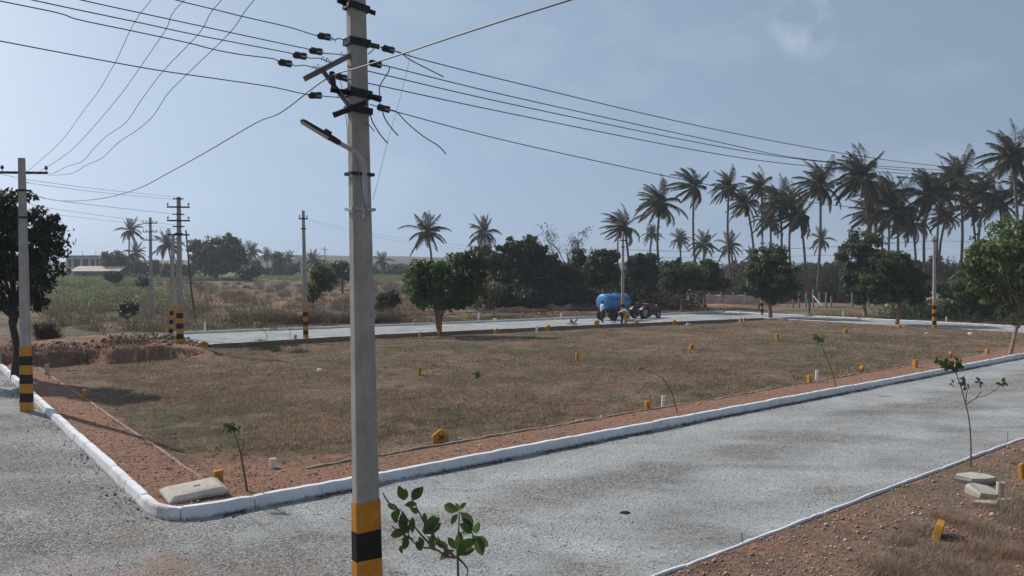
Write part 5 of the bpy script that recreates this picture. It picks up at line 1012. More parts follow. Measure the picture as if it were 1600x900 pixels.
# ---------------------------------------------------------------- saplings
def sapling(label, px, py, trunk, branches, leaves, lf, col, seed, r0=.012, d=None, name='sapling', base=None, curl=.25, group='young roadside saplings'):
    g = Vector(base) if base is not None else G(px, py); d = g.y; rng = random.Random(seed); t = thing(name, label, 'sapling', g, 0, group)
    loc = lambda q: PD(q[0], q[1], d + (q[2] if len(q) > 2 else 0)) - g
    mb = MB(); P = [Vector((0, 0, -.15))] + [loc(q) for q in trunk]; n = len(P); P2 = smooth_path(P, 4); mb.tube(P2, [r0 * (1.15 - .7 * i / len(P2)) for i in range(len(P2))], 7)
    for b in branches: Q = smooth_path([loc(q) for q in b], 4); mb.tube(Q, [r0 * (.6 - .4 * i / len(Q)) for i in range(len(Q))], 6)
    mb.build('stem', M['bark'], t)
    V = []; Fc = []; Cc = []
    for (x, y, L_, an, dz, tilt) in leaves:     # each leaf: base pixel, length in m, angle in the picture plane, depth offset, tilt
        b0 = loc((x, y, dz)); ax = Vector((math.cos(an), rng.uniform(-.5, .5) if tilt is None else tilt, -math.sin(an))).normalized(); nn = Vector((rng.uniform(-.6, .6), -1, rng.uniform(.0, 1.0))).normalized(); sd = ax.cross(nn).normalized(); nn = sd.cross(ax)
        W_ = L_ * lf; prof = ((0, .06), (.12, .35), (.3, .8), (.52, 1), (.75, .8), (.92, .35), (1, .02)); i0 = len(V); cb = [c * rng.uniform(.7, 1.3) for c in col]
        for q, wv in prof:
            c = b0 + ax * (L_ * q) - nn * (curl * L_ * q * q); V += [c - sd * W_ * wv + nn * W_ * wv * .35, c, c + sd * W_ * wv + nn * W_ * wv * .35]; Cc += [cb, [c_ * 1.25 for c_ in cb], cb]
        for i in range(len(prof) - 1):
            for k_ in (0, 1): a = i0 + i * 3 + k_; Fc.append((a, a + 1, a + 4, a + 3))
    me = fast_mesh('leaves', V, [i for f in Fc for i in f], [4] * len(Fc), M['leaf'], True, col=np.clip(np.array(Cc), 0, 1)); link('leaves', me, t); return t
def clus(x, y, n, L_, seed, spread=6.28, a0=0, dz=0):
    rg = random.Random(seed); return [(x + rg.uniform(-2, 2), y + rg.uniform(-2, 2), L_ * rg.uniform(.7, 1.15), a0 + spread * (i + rg.random() * .6) / n, dz, None) for i in range(n)]
bp_ = Vector((-.50, 6.85, 0)); bp_.z = hz1(bp_.x, bp_.y)
big = [(636, 800, .11, 2.3, 0, None), (612, 822, 0, 0, 0, None)]
LV = []
for (x, y, L_, a) in ((632, 782, .115, -1.9), (630, 782, .10, -1.25), (643, 780, .10, -1.05), (645, 782, .12, -.95), (622, 796, .085, -2.6), (625, 795, .11, 2.25), (623, 797, .145, 2.05), (629, 799, .13, 1.45), (632, 790, .09, -.2), (640, 793, .08, .6),
                      (635, 833, .135, 3.05), (638, 836, .09, 2.2), (636, 838, .10, 1.75), (629, 852, .08, 1.9), (640, 832, .12, -2.3), (645, 833, .11, -1.7), (662, 835, .155, -.55), (655, 838, .10, 1.3), (665, 818, .08, -1.7), (667, 820, .09, -.8), (660, 832, .16, -.75), (672, 842, .09, 1.2), (668, 838, .11, .7), (680, 848, .10, .2), (650, 846, .08, 1.0), (676, 850, .08, -1.6),
                      (717, 798, .135, -2.95), (716, 803, .09, 2.3), (719, 796, .07, -1.0), (718, 797, .06, -2.0), (720, 800, .15, .85), (722, 808, .13, 1.05), (737, 834, .115, -2.4), (737, 832, .10, -1.9), (735, 834, .10, 3.05), (740, 833, .10, -1.1), (739, 836, .17, 1.0), (742, 838, .13, .6), (715, 862, .165, -.75), (713, 860, .13, -1.3), (712, 858, .10, -2.1), (710, 860, .12, 2.8), (714, 864, .13, -.3)):
    LV.append((x, y, L_ * 1.22, a, random.Random(int(x * y)).uniform(-.08, .08), None))
sapling('sapling with big glossy leaves at the bottom edge right of the near pole', 0, 0, [(716, 1100), (716, 960), (716, 905), (715, 870)],
        [[(716, 870), (700, 870), (680, 858), (660, 855), (645, 846), (637, 832), (626, 795)], [(712, 872), (695, 855), (675, 835), (662, 815), (651, 793), (643, 780)], [(715, 868), (716, 840), (718, 800)], [(716, 868), (730, 860), (738, 845), (738, 832)], [(680, 858), (662, 840), (645, 820), (628, 803)], [(645, 843), (630, 835), (612, 822)], [(700, 868), (690, 850), (684, 838)], [(622, 796), (607, 785), (598, 770)], [(716, 872), (724, 880), (731, 890), (729, 900)]],
        LV, .27, (.055, .095, .022), 3, r0=.019, base=bp_, group=None)
sapling('bare dark sapling growing at the corner kerb beside the yellow block', 386, 768, [(386, 768), (381, 735), (374, 700), (364, 670)], [[(376, 710), (381, 695), (380, 685)]], clus(362, 668, 9, .13, 1) + clus(352, 672, 5, .10, 2) + clus(372, 672, 4, .09, 3) + clus(345, 700, 3, .08, 4), .30, (.055, .08, .03), 4, r0=.022)
sapling('leafy slender sapling with a side branch on the near kerb at right', 1517, 729, [(1517, 729), (1517, 690), (1514, 655), (1509, 632), (1500, 600), (1490, 575)], [[(1510, 632), (1525, 622), (1545, 616), (1560, 605), (1568, 597)], [(1509, 628), (1511, 612), (1514, 605)], [(1497, 592), (1494, 580), (1500, 570)], [(1525, 622), (1533, 612)], [(1490, 577), (1478, 570), (1463, 563)]],
        clus(1476, 570, 9, .13, 5) + clus(1490, 572, 9, .13, 6) + clus(1498, 575, 8, .12, 7) + clus(1505, 596, 7, .12, 8) + clus(1512, 604, 3, .09, 9) + clus(1529, 598, 5, .10, 10) + clus(1566, 598, 6, .11, 11) + clus(1466, 564, 5, .11, 12) + clus(1489, 600, 3, .08, 13) + clus(1500, 566, 5, .11, 14), .33, (.045, .08, .025), 5, r0=.016)
sapling('thin leafless sapling leaning left on the verge at mid kerb', 1058, 645, [(1058, 645), (1050, 615), (1040, 597), (1026, 585), (1003, 577)], [[(1040, 597), (1036, 590), (1030, 582)]], clus(1001, 577, 3, .08, 15) + clus(1012, 574, 2, .07, 16), .3, (.06, .07, .03), 6, r0=.016)
sapling('thin leaning sapling with a small leafy tip beside the white pipe', 1306, 604, [(1306, 604), (1300, 580), (1290, 555), (1281, 532)], [], clus(1280, 530, 12, .16, 17) + clus(1275, 527, 7, .14, 18) + clus(1286, 527, 6, .13, 19), .3, (.10, .13, .06), 7, r0=.018)
sapling('short bare twig standing right of the thin leaning sapling', 1293, 598, [(1293, 598), (1293, 588)], [], clus(1292, 582, 2, .05, 20), .3, (.06, .07, .03), 8, r0=.012)
sapling('bare thin sapling at the edge of the back road left of the slim pole', 453, 529, [(453, 529), (454, 505), (452, 495)], [], clus(452, 492, 6, .18, 21), .3, (.09, .09, .04), 9, r0=.02)
sapling('straggly sapling in the weeds at the left end of the back road', 418, 532, [(418, 532), (415, 520), (408, 512)], [[(416, 525), (424, 518), (426, 512)]], clus(408, 510, 8, .2, 22) + clus(426, 512, 6, .18, 23), .3, (.09, .10, .05), 10, r0=.02)
sapling('small green weed plant growing in the middle of the dry plot', 747, 592, [(747, 592), (747, 587), (746, 582)], [], clus(746, 586, 14, .16, 24) + clus(744, 583, 8, .12, 25), .25, (.07, .12, .035), 11, r0=.01, name='weed_plant')
sapling('spreading weed plant on the back road edge left of the standing man', 895, 508, [(895, 508), (895, 504)], [], clus(895, 506, 14, .4, 26, 3.1, 3.2), .12, (.09, .12, .05), 12, r0=.012, name='weed_plant')
# ---------------------------------------------------------------- buildings far left
M['plaster'] = mat('grey_plaster', (.42, .42, .43), .9, .15, .8, .2, 8); M['plaster_brown'] = mat('brown_plaster', (.22, .17, .145), .95, .2, .8, .3, 6); M['plaster_white'] = mat('white_plaster', (.62, .60, .57), .9, .15, .8, .2, 8)
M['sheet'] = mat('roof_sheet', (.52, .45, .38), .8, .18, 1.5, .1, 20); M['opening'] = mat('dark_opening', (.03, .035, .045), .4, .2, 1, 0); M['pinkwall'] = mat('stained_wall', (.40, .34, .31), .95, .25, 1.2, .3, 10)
def wall_open(name, w, h, d, opens, m, parent, z0=0):
    """a solid front wall with real openings: piers, sill band and lintel band"""
    mb = MB(); zs0 = min(o[2] for o in opens); zs1 = max(o[3] for o in opens); xs = sorted(opens)
    mb.box((0, 0, z0 + zs0 / 2), (w, d, zs0)); mb.box((0, 0, z0 + (zs1 + h) / 2), (w, d, h - zs1)); x = -w / 2
    for o in xs:
        if o[0] > x: mb.box(((x + o[0]) / 2, 0, z0 + (zs0 + zs1) / 2), (o[0] - x, d, zs1 - zs0))
        x = o[1]
    if x < w / 2: mb.box(((x + w / 2) / 2, 0, z0 + (zs0 + zs1) / 2), (w / 2 - x, d, zs1 - zs0))
    return mb.build(name, m, parent)
def pxw(a, d): return a / FPX * d
D = 262; c = F(130, D); b = thing('farm_building', 'long grey flat-roofed building with dark openings at far left', 'building', c, -.30)
W_ = pxw(66, D); zt = PD(120, 400, D).z - c.z; zb = PD(120, 421, D).z - c.z
ops = [(-W_ / 2 + W_ * a, -W_ / 2 + W_ * e, 1.2, 3.9) for a, e in ((.06, .16), (.22, .42), (.5, .66), (.74, .84), (.9, .98))]
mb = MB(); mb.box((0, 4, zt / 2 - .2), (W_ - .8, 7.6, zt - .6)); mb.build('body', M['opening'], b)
wall_open('wall', W_, zt - zb + .4, .3, ops, M['plaster'], b, zb - .4)
mb = MB(); mb.box((0, 0, (zb - .5) / 2 - .3), (W_, .3, zb + .2)); mb.build('lower_wall', M['plaster'], b); mb = MB(); mb.box((0, 3.9, zt + .1), (W_ + .5, 9, .22)); mb.build('roof', M['plaster'], b)
for k in (-.3, .1): mb = MB(); mb.box((W_ * k, 4, zt + 1.0), (.12, .12, 1.7)); mb.build('pillar', M['plaster'], b)
D = 228; c = F(150, D); b = thing('farm_shed', 'low brown farm shed with a pale sloping sheet roof', 'building', c, -.06); W_ = pxw(72, D); zt = PD(150, 424, D).z - c.z
mb = MB(); mb.box((0, 3.5, zt / 2 - .4), (W_, 7, zt + .8)); mb.build('wall', M['plaster_brown'], b)
n = 60; V = []
for i in range(n + 1):
    x = -W_ / 2 - .8 + (W_ + 1.6) * i / n; z = .05 * (i % 2)
    for y, zz in ((-1.0, zt - .0), (3.5, zt + 1.5), (8, zt + .1)): V.append((x, y, zz + z))
mb = MB(); mb.add(V, [(i * 3 + k, i * 3 + k + 1, i * 3 + k + 4, i * 3 + k + 3) for i in range(n) for k in (0, 1)]); o = mb.build('roof', M['sheet'], b); so_ = o.modifiers.new('s', 'SOLIDIFY'); so_.thickness = .05
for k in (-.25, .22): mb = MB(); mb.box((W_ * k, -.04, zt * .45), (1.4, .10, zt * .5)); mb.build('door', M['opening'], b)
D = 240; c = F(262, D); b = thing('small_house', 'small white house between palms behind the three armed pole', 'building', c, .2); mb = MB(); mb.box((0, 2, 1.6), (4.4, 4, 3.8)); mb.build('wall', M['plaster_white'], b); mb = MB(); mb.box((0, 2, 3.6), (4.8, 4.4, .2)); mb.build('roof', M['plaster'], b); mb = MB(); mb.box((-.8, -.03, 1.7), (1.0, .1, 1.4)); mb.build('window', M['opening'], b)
D = 300; c = F(474, D); b = thing('white_tower_house', 'faint tall white house behind the slim pole', 'building', c, .1); zt = PD(474, 404, D).z - c.z; mb = MB(); mb.box((0, 3, zt / 2), (6, 6, zt)); mb.build('wall', M['plaster_white'], b)
for k in (-1, 1):
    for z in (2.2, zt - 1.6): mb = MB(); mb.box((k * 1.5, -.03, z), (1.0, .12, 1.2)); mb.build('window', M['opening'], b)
mb = MB(); mb.box((0, 3, zt + .15), (6.5, 6.5, .3)); mb.build('roof', M['plaster'], b)
D = 290; c = F(511, D); b = thing('pale_house', 'faint pale low house right of the small horizon palm', 'building', c, -.1); zt = PD(511, 412, D).z - c.z; mb = MB(); mb.box((0, 3, zt / 2), (9, 6, zt)); mb.build('wall', M['plaster_white'], b); mb = MB(); mb.box((0, 3, zt + .12), (9.4, 6.4, .24)); mb.build('roof', M['plaster'], b); mb = MB(); mb.box((1, -.03, zt * .5), (2, .12, 1.3)); mb.build('window', M['opening'], b)
M['postgrey'] = mat('stone_post', (.27, .25, .235), .95, .25, 4, .4, 20)
# wall and stone posts beyond the corner
a = F(1103, 96); e = F(1198, 92); v = e - a; L_ = math.hypot(v.x, v.y); t = thing('boundary_wall', 'low stained pale wall behind the corner trees', 'wall', a, math.atan2(v.y, v.x)); mb = MB(); rg = random.Random(3); V = []; n = 14
for i in range(n + 1): V += [(L_ * i / n, -.1, -.3), (L_ * i / n, -.1, 1.15 + rg.uniform(-.08, .08)), (L_ * i / n, .1, 1.15 + rg.uniform(-.08, .08)), (L_ * i / n, .1, -.3)]
mb.add(V, [(i * 4 + k, i * 4 + (k + 1) % 4, i * 4 + 4 + (k + 1) % 4, i * 4 + 4 + k) for i in range(n) for k in range(4)] + [(0, 1, 2, 3), (n * 4 + 3, n * 4 + 2, n * 4 + 1, n * 4)]); mb.build('masonry', M['pinkwall'], t)
for i in range(5): mb = MB(); mb.box((L_ * (i + .3) / 5, -.16, .65), (.16, .12, 1.8)); mb.build('wall_post', M['weathered'], t)
for i, (px, py, h, lb) in enumerate(((1239, 468, 14, 'first stone fence post right of the corner tree'), (1249, 468, 13, 'second stone fence post right of the corner tree'), (1259.5, 470, 16, 'stone fence post left of the person in teal'), (1271, 466, 18, 'tall stone fence post right above the person in teal'), (1281, 466, 12, 'stone fence post beside the clear palm trunk'), (1291, 467, 13, 'stone fence post left of the wide one in the undergrowth'), (1299, 479, 20, 'wide pale stone post standing in the undergrowth'), (1332, 470, 15, 'stone fence post left of the tall tree with two stems'), (1357.5, 481, 20, 'pale post just right of the tall tree with two stems'), (1491, 490, 26, 'blue-grey post in the bushes right of the right-hand pole'))):
    d = 5040 / (py - 422) if py > 476 else 84 + i * .4; g = F(px, min(d, 86)); H = .8 * h / FPX * g.y + max(0, (422 + 1200 * (4.2 - g.z) / g.y) - py) / FPX * g.y; mb = MB(); mb.box((0, 0, H / 2 - .2), (.20, .12, H + .4), bev=.02); o = mb.build('fence_post', M['postgrey'] if i != 9 else M['plaster']); o.location = g; o.rotation_euler = (0, random.Random(i).uniform(-.04, .04), .3); tag(o, lb, 'fence post', 'stone fence posts')
a = F(1275, 76); mb = MB(); mb.tube([PD(1270.5, 462, 76) , PD(1284, 478, 75)], .085, 8); tag(mb.build('pale_pipe', M['plaster_white']), 'pale slanting pipe right of the person in teal', 'pipe')
p = F(1470, 82); mb = MB(); rg = random.Random(6)
bm = bmesh.new(); bmesh.ops.create_icosphere(bm, subdivisions=4, radius=1)
for q in bm.verts: s = 1 + .35 * (fbm(np.array([q.co.x * 1.7 + 5]), np.array([q.co.y * 1.7 + q.co.z + 3]), 4)[0] - .5) * 2; q.co = Vector((q.co.x * 2.0 * s, q.co.y * 1.4 * s, max(-.2, q.co.z * 1.9 * s)))
mb.add([q.co for q in bm.verts], [[q.index for q in f.verts] for f in bm.faces]); bm.free(); M['rubble_pale'] = mat('pale_rubble', (.34, .25, .21), .95, .4, 3, .9, 6); o = mb.build('rubble_heap', M['rubble_pale']); o.location = p; tag(o, 'pale brown heap behind the right-hand pole', 'heap')
# ---------------------------------------------------------------- mounds and rubble at the left
def mound(label, px, py, d, rx, ry, h, seed, m, name='soil_heap', ex=None):
    g = F(px, d); mb = MB(); nx = 34; V = []; 
    for j in range(nx + 1):
        for i in range(nx + 1):
            x = (i / nx * 2 - 1); y = (j / nx * 2 - 1); q = max(0, 1 - x * x - y * y); k = fbm(np.array([x * rx * 1.1 + seed]), np.array([y * ry * 1.1 + seed * 3]), 5)[0]; V.append((x * rx, y * ry, h * (q ** .7) * (.22 + 1.1 * k * k) - .12 + (0 if q > 0 else -.2)))
    mb.add(V, [(j * (nx + 1) + i, j * (nx + 1) + i + 1, (j + 1) * (nx + 1) + i + 1, (j + 1) * (nx + 1) + i) for j in range(nx) for i in range(nx)], smooth=True); o = mb.build(name, m); o.location = g; return tag(o, label, 'heap', 'soil heaps')
M['soil_red'] = mat('red_soil', (.27, .135, .09), 1, .35, 2.5, 1.0, 9, second=(.12, .075, .055), sfac=(.45, .65), dist=.06); M['soil_dark'] = mat('dark_heap_soil', (.045, .028, .024), 1, .4, 3, 1.0, 9, dist=.06)
p_ = F(74, 46.5); t_ = thing('brush_pile', 'dark dried brush pile just right of the left pole', 'brush pile', p_); leaf_cloud('brush', pxb(46.5, p_, [(72, 520, 20, 16), (84, 524, 12, 12), (62, 516, 12, 14), (74, 530, 20, 10)]), 90, 60, .28, .07, (.040, .026, .024), 71, t_, M['dryleaf'], asp=.22, shell=.2)
_mb = MB(); _rg = random.Random(4)
for _i in range(26): _a = Vector((_rg.uniform(-.7, .7), _rg.uniform(-.5, .5), _rg.uniform(0, .5))); _mb.tube([_a, _a + Vector((_rg.uniform(-.6, .6), _rg.uniform(-.4, .4), _rg.uniform(.2, .8)))], [.018, .006], 4)
_mb.build('branches', M['darkbark'], t_); mound('red soil heap left of the three armed pole', 185, 0, 46, 3.4, 1.6, .5, 4, M['soil_red']); mound('red soil heap at the foot of the three armed pole', 245, 0, 47, 2.0, 1.5, .45, 6, M['soil_red'])
mound('dark rubble heap under the row of dark trees', 800, 0, 76, 4.5, 1.6, 1.0, 8, M['soil_dark']); mound('reddish soil heap behind the forked tree', 660, 0, 73, 4.5, 1.6, .9, 9, M['soil_red']); mound('brown bank left of the tanker under the trees', 905, 0, 79, 5, 1.6, 1.2, 11, M['soil_dark'])
mound('brown soil bank behind the tractor', 1020, 0, 88, 6, 1.6, 1.5, 12, M['soil_red']); mound('low dark soil ridge behind the slim pole', 520, 0, 62, 4.2, .9, .5, 13, M['soil_dark'])
q = []
rr = np.random.RandomState(9)
for (px, d, sx, n) in ((262, 42.5, 1.4, 300), (225, 40.5, 2.2, 280), (120, 37, 3.5, 160), (800, 74.5, 5, 420), (660, 71, 4, 300), (905, 77, 5, 250), (1190, 70, 2.5, 100), (1040, 67, 1.2, 40)):
    g = F(px, d); q.append(np.column_stack([g.x + rr.normal(0, sx * .6, n), g.y + rr.normal(0, .9, n)]))
q = np.concatenate(q); n = len(q); S = np.clip(rr.lognormal(-2.9, .5, n), .02, .17); cc = np.array([.16, .105, .085])[None] * rr.uniform(.4, 1.6, (n, 1)); pw = rr.rand(n) < .18; cc[pw] = np.array([.42, .38, .34]) * rr.uniform(.7, 1.1, (pw.sum(), 1))
zz = hz(q[:, 0], q[:, 1]) + S * .3 + .25 * np.exp(-((q[:, 1] - 42) / 1.5) ** 2) * (q[:, 0] < -10) * (q[:, 1] < 46) * rr.rand(n)
scatter_tris('rubble', 'broken rubble and clods around the soil heaps', np.column_stack([q, zz]), S, cc, M['stone_col'], 'stone', rr)
# litter and loose stones
for i, (px, py, w_, lb) in enumerate(((500, 579, 13, 'white plastic scrap lying in the plot left of the near pole'), (453, 543, 5, 'small white scrap below the slim pole'), (669, 663, 5, 'white scrap just above the numbered stone'), (768, 613, 5, 'white scrap in the plot right of the near pole'), (774, 500, 9, 'white bag on the verge beyond the back road'), (1390, 540, 7, 'white scrap in the plot left of the right-hand pole'), (1516, 522, 10, 'white scraps near the plot edge right of the right-hand pole'), (1076, 509, 16, 'pale broken piece at the plot edge right of the tractor'), (430, 536, 8, 'whitish bag in the weeds left of the slim pole'), (943, 651, 12, 'pale stone on the concrete strip at mid kerb'), (902, 658, 10, 'flat pale stone left of the one on the strip'), (718, 687, 12, 'pale stone beside the numbered stone'), (1448, 521, 6, 'white scrap at the foot of the right-hand pole'), (18, 556, 12, 'white scrap at the foot of the left tree'))):
    g = G(px, py); w2 = w_ / FPX * g.y; mb = MB(); rg = random.Random(i); n = 7; V = [(math.cos(6.28 * k / n) * w2 * .5 * rg.uniform(.6, 1.1), math.sin(6.28 * k / n) * w2 * .35 * rg.uniform(.6, 1.1), 0) for k in range(n)]; h = w2 * .28
    mb.add(V + [(x * .6, y * .6, h * rg.uniform(.6, 1.1)) for x, y, z in V], [(k, (k + 1) % n, n + (k + 1) % n, n + k) for k in range(n)] + [tuple(n + k for k in range(n))]); isn = 'stone' in lb or 'piece' in lb
    o = mb.build('stone' if isn else 'scrap', M['weathered'] if isn else M['white']); o.location = g; tag(o, lb, 'stone' if isn else 'litter', 'loose stones' if isn else 'white litter')
g = G(977, 802); mb = MB(); rg = random.Random(5); n = 9; V = [(math.cos(6.28 * k / n) * .10 * rg.uniform(.7, 1.1), math.sin(6.28 * k / n) * .07 * rg.uniform(.7, 1.1), 0) for k in range(n)]; mb.add(V + [(x * .7, y * .7, .02) for x, y, z in V], [(k, (k + 1) % n, n + (k + 1) % n, n + k) for k in range(n)] + [tuple(n + k for k in range(n))]); o = mb.build('tar_lump', M['band_black']); o.location = (g.x, g.y, g.z + .01); tag(o, 'dark flat lump on the gravel in the middle of the near road', 'lump')
# ---------------------------------------------------------------- tanker trailer and tractor
M['blue'] = mat('tank_blue', (.028, .19, .42), .5, .12, 1.2, .12, 6, second=(.06, .20, .40), sfac=(.5, .75), spec=.5); M['blue_dark'] = mat('frame_blue', (.02, .05, .11), .6, .3, 3, .2, 20)
M['rubber'] = mat('tyre_rubber', (.018, .017, .018), .85, .2, 10, .4, 40); M['tred'] = mat('tractor_red', (.11, .010, .018), .5, .2, 3, .1, 20, spec=.5); M['rim'] = mat('wheel_rim', (.28, .26, .30), .6, .2, 8, .2, 20)
def wheel(parent, c, r, wd, name='wheel', rimc='rim', lugs=22):
    mb = MB(); seg = 32; prof = [(.62, -.42), (.86, -.5), (.97, -.42), (1, -.2), (1, .2), (.97, .42), (.86, .5), (.62, .42)]; V = []
    for k in range(seg):
        a = 2 * math.pi * k / seg; V += [(c[0] + math.cos(a) * r * q, c[1] + y * wd, c[2] + math.sin(a) * r * q) for q, y in prof]
    P_ = len(prof); mb.add(V, [(k * P_ + i, k * P_ + (i + 1) % P_, ((k + 1) % seg) * P_ + (i + 1) % P_, ((k + 1) % seg) * P_ + i) for k in range(seg) for i in range(P_)], smooth=True)
    for k in range(lugs):
        a = 2 * math.pi * k / lugs; s = 1 if k % 2 else -1; T = Matrix.Translation((c[0] + math.cos(a) * r * 1.0, c[1] + s * wd * .22, c[2] + math.sin(a) * r * 1.0)) @ Matrix.Rotation(-a, 4, 'Y') @ Matrix.Rotation(s * .5, 4, 'X'); mb.box(None, (r * .08, wd * .55, r * .06), M=T)
    w_ = mb.build(name, M['rubber'], parent); mb = MB()
    for q, y in ((.60, -.30), (.60, .30)): pass
    mb.tube([(c[0], c[1] - wd * .36, c[2]), (c[0], c[1] - wd * .30, c[2]), (c[0], c[1] - wd * .10, c[2])], [r * .64, r * .60, r * .50], 24); mb.tube([(c[0], c[1] - wd * .46, c[2]), (c[0], c[1] - wd * .08, c[2])], [r * .18, r * .26], 12); mb.tube([(c[0], c[1] + wd * .1, c[2]), (c[0], c[1] + wd * .36, c[2])], [r * .5, r * .64], 24)
    mb.build('rim', M[rimc], w_); return w_
HD = math.atan2(EU[1], EU[0])
cp = G(958, 501); tk = thing('water_tanker', 'blue water tank trailer parked on the back road behind a banded pole', 'tank trailer', (cp.x + .15, cp.y + .8, 0), HD)
# tank: elliptical drum with dished ends, x = forward
mb = MB(); seg = 40; a_, b_ = .80, .67; zc = 1.55; xs = [(-1.46, .0), (-1.44, .45), (-1.40, .75), (-1.33, .93), (-1.25, 1), (1.25, 1), (1.33, .93), (1.40, .75), (1.44, .45), (1.46, 0)]
V = [];
for x, k in xs: V += [(x, math.cos(2 * math.pi * i / seg) * a_ * max(k, .02), zc + math.sin(2 * math.pi * i / seg) * b_ * max(k, .02)) for i in range(seg)]
mb.add(V, [(j * seg + i, j * seg + (i + 1) % seg, j * seg + seg + (i + 1) % seg, j * seg + seg + i) for j in range(len(xs) - 1) for i in range(seg)] + [tuple(range(seg))[::-1], tuple((len(xs) - 1) * seg + i for i in range(seg))], smooth=True); tank = mb.build('tank', M['blue'], tk)
for x in (-1.24, 0, 1.24): mb = MB(); mb.tube([(x + math.sin(0), math.cos(2 * math.pi * i / 40) * (a_ + .004), zc + math.sin(2 * math.pi * i / 40) * (b_ + .004)) for i in range(41)], .014, 5, cap=False); mb.build('hoop', M['blue'], tank)
mb = MB(); mb.tube([(-1.25, -a_ * .95, zc + .25), (1.25, -a_ * .95, zc + .25)], .03, 6); mb.build('side_rail', M['blue_dark'], tank); mb = MB(); mb.cyl((.3, 0, zc + b_ - .05), (.3, 0, zc + b_ + .07), .26, seg=20); mb.build('hatch', M['blue'], tank)
mb = MB()
for y in (-.42, .42): mb.box((.25, y, .80), (3.3, .09, .14))
for x in (-1.3, -.5, .4, 1.3): mb.box((x, 0, .80), (.08, .84, .10)); mb.box((x, 0, .90), (.10, 1.0, .10))
mb.tube([(1.8, -.42, .78), (2.7, 0, .62)], .05, 6); mb.tube([(1.8, .42, .78), (2.7, 0, .62)], .05, 6); mb.build('chassis', M['blue_dark'], tk)
mb = MB(); 
for x in (-.78, .60): mb.tube([(x, -.78, .43), (x, .78, .43)], .05, 8); 
mb.build('axles', M['steel'], tk)
for x in (-.78, .60):
    for y in (-.74, .74): wheel(tk, (x, y, .43), .43, .24, rimc='steel', lugs=30)
mb = MB(); mb.tube([(-1.45, 0, 1.0), (-1.62, 0, .95), (-1.66, 0, .7)], .04, 8); mb.build('outlet_pipe', M['steel'], tk); mb = MB(); mb.box((-1.2, .0, .72), (.05, 1.3, .12)); mb.build('rear_bumper', M['blue_dark'], tk)
# tractor
tr = thing('tractor', 'small dark red tractor hitched in front of the blue tank', 'tractor', (tk.location.x + EU[0] * 3.65, tk.location.y + EU[1] * 3.65, 0), HD)
mb = MB(); V = []; pr = [(.35, .62, 1.22), (.9, .60, 1.26), (1.6, .56, 1.22), (1.78, .48, 1.12)]
for x, w2, zt in pr: V += [(x, -w2 / 2, .72), (x, -w2 / 2, zt - .10), (x, -w2 / 2 + .10, zt), (x, w2 / 2 - .10, zt), (x, w2 / 2, zt - .10), (x, w2 / 2, .72)]
mb.add(V, [(i * 6 + k, i * 6 + (k + 1) % 6, i * 6 + 6 + (k + 1) % 6, i * 6 + 6 + k) for i in range(3) for k in range(6)] + [tuple(range(6))[::-1], tuple(18 + k for k in range(6))]); body = mb.build('hood', M['tred'], tr)
mb = MB(); mb.box((1.795, 0, .93), (.03, .40, .30)); mb.build('grille', M['steel'], body)
for y in (-.33, .33): mb = MB(); mb.cyl((1.3, y, 1.10), (1.42, y, 1.10), .085, seg=14); mb.build('headlight', M['lens'], body)
mb = MB(); mb.box((.55, 0, .62), (2.3, .34, .26)); mb.box((-.45, 0, .62), (.55, .5, .5)); mb.box((.2, 0, .45), (.3, .3, .2)); mb.tube([(-.45, -.62, .50), (-.45, .62, .50)], .09, 10); mb.tube([(1.35, -.5, .32), (1.35, .5, .32)], .05, 8); mb.box((1.35, 0, .42), (.14, .2, .22)); mb.tube([(-.7, 0, .5), (-1.25, 0, .55)], .05, 8); mb.build('chassis', M['steel'], tr)
mb = MB(); mb.box((1.98, 0, .62), (.14, .60, .26), bev=.02); mb.tube([(1.6, -.18, .62), (2.0, -.18, .62)], .035, 6); mb.tube([(1.6, .18, .62), (2.0, .18, .62)], .035, 6); mb.build('front_weight', M['band_black'], tr)
for y in (-.58, .58):
    wheel(tr, (-.45, y, .50), .50, .28, lugs=20); wheel(tr, (1.35, y * .92, .31), .31, .16, lugs=16)
    mb = MB(); V = []; n = 12
    for i in range(n + 1):
        a = math.pi * (.02 + .80 * i / n)
        for yy in (-.17, .17): V += [(-.45 + math.cos(a) * .58, y + yy, .50 + math.sin(a) * .58)]
    mb.add(V, [(i * 2, i * 2 + 1, i * 2 + 3, i * 2 + 2) for i in range(n)]); o = mb.build('fender', M['tred'], tr); s_ = o.modifiers.new('s', 'SOLIDIFY'); s_.thickness = .025
mb = MB(); mb.box((-.42, 0, 1.02), (.42, .44, .09), bev=.03); mb.box((-.64, 0, 1.22), (.07, .44, .34), bev=.02); mb.box((-.42, 0, .93), (.10, .10, .12)); mb.build('seat', M['band_black'], tr)
mb = MB(); mb.tube([(.28, 0, 1.1), (.02, 0, 1.36)], .022, 8); c = Vector((.02, 0, 1.36)); mb.tube([c + Vector((math.cos(t_) * .19 * .7, math.sin(t_) * .19, math.cos(t_) * .19 * .7)) for t_ in np.linspace(0, 2 * math.pi, 21)], .016, 6, cap=False); mb.tube([c + Vector((-.13, 0, -.13)), c + Vector((.13, 0, .13))], .012, 6); mb.build('steering_wheel', M['band_black'], tr)
mb = MB(); mb.tube([(.7, -.2, 1.2), (.7, -.2, 1.75)], [.035, .03], 10); mb.build('exhaust_pipe', M['steel'], tr); mb = MB(); mb.box((.36, 0, 1.12), (.12, .52, .34), bev=.03); mb.build('dashboard', M['tred'], tr)
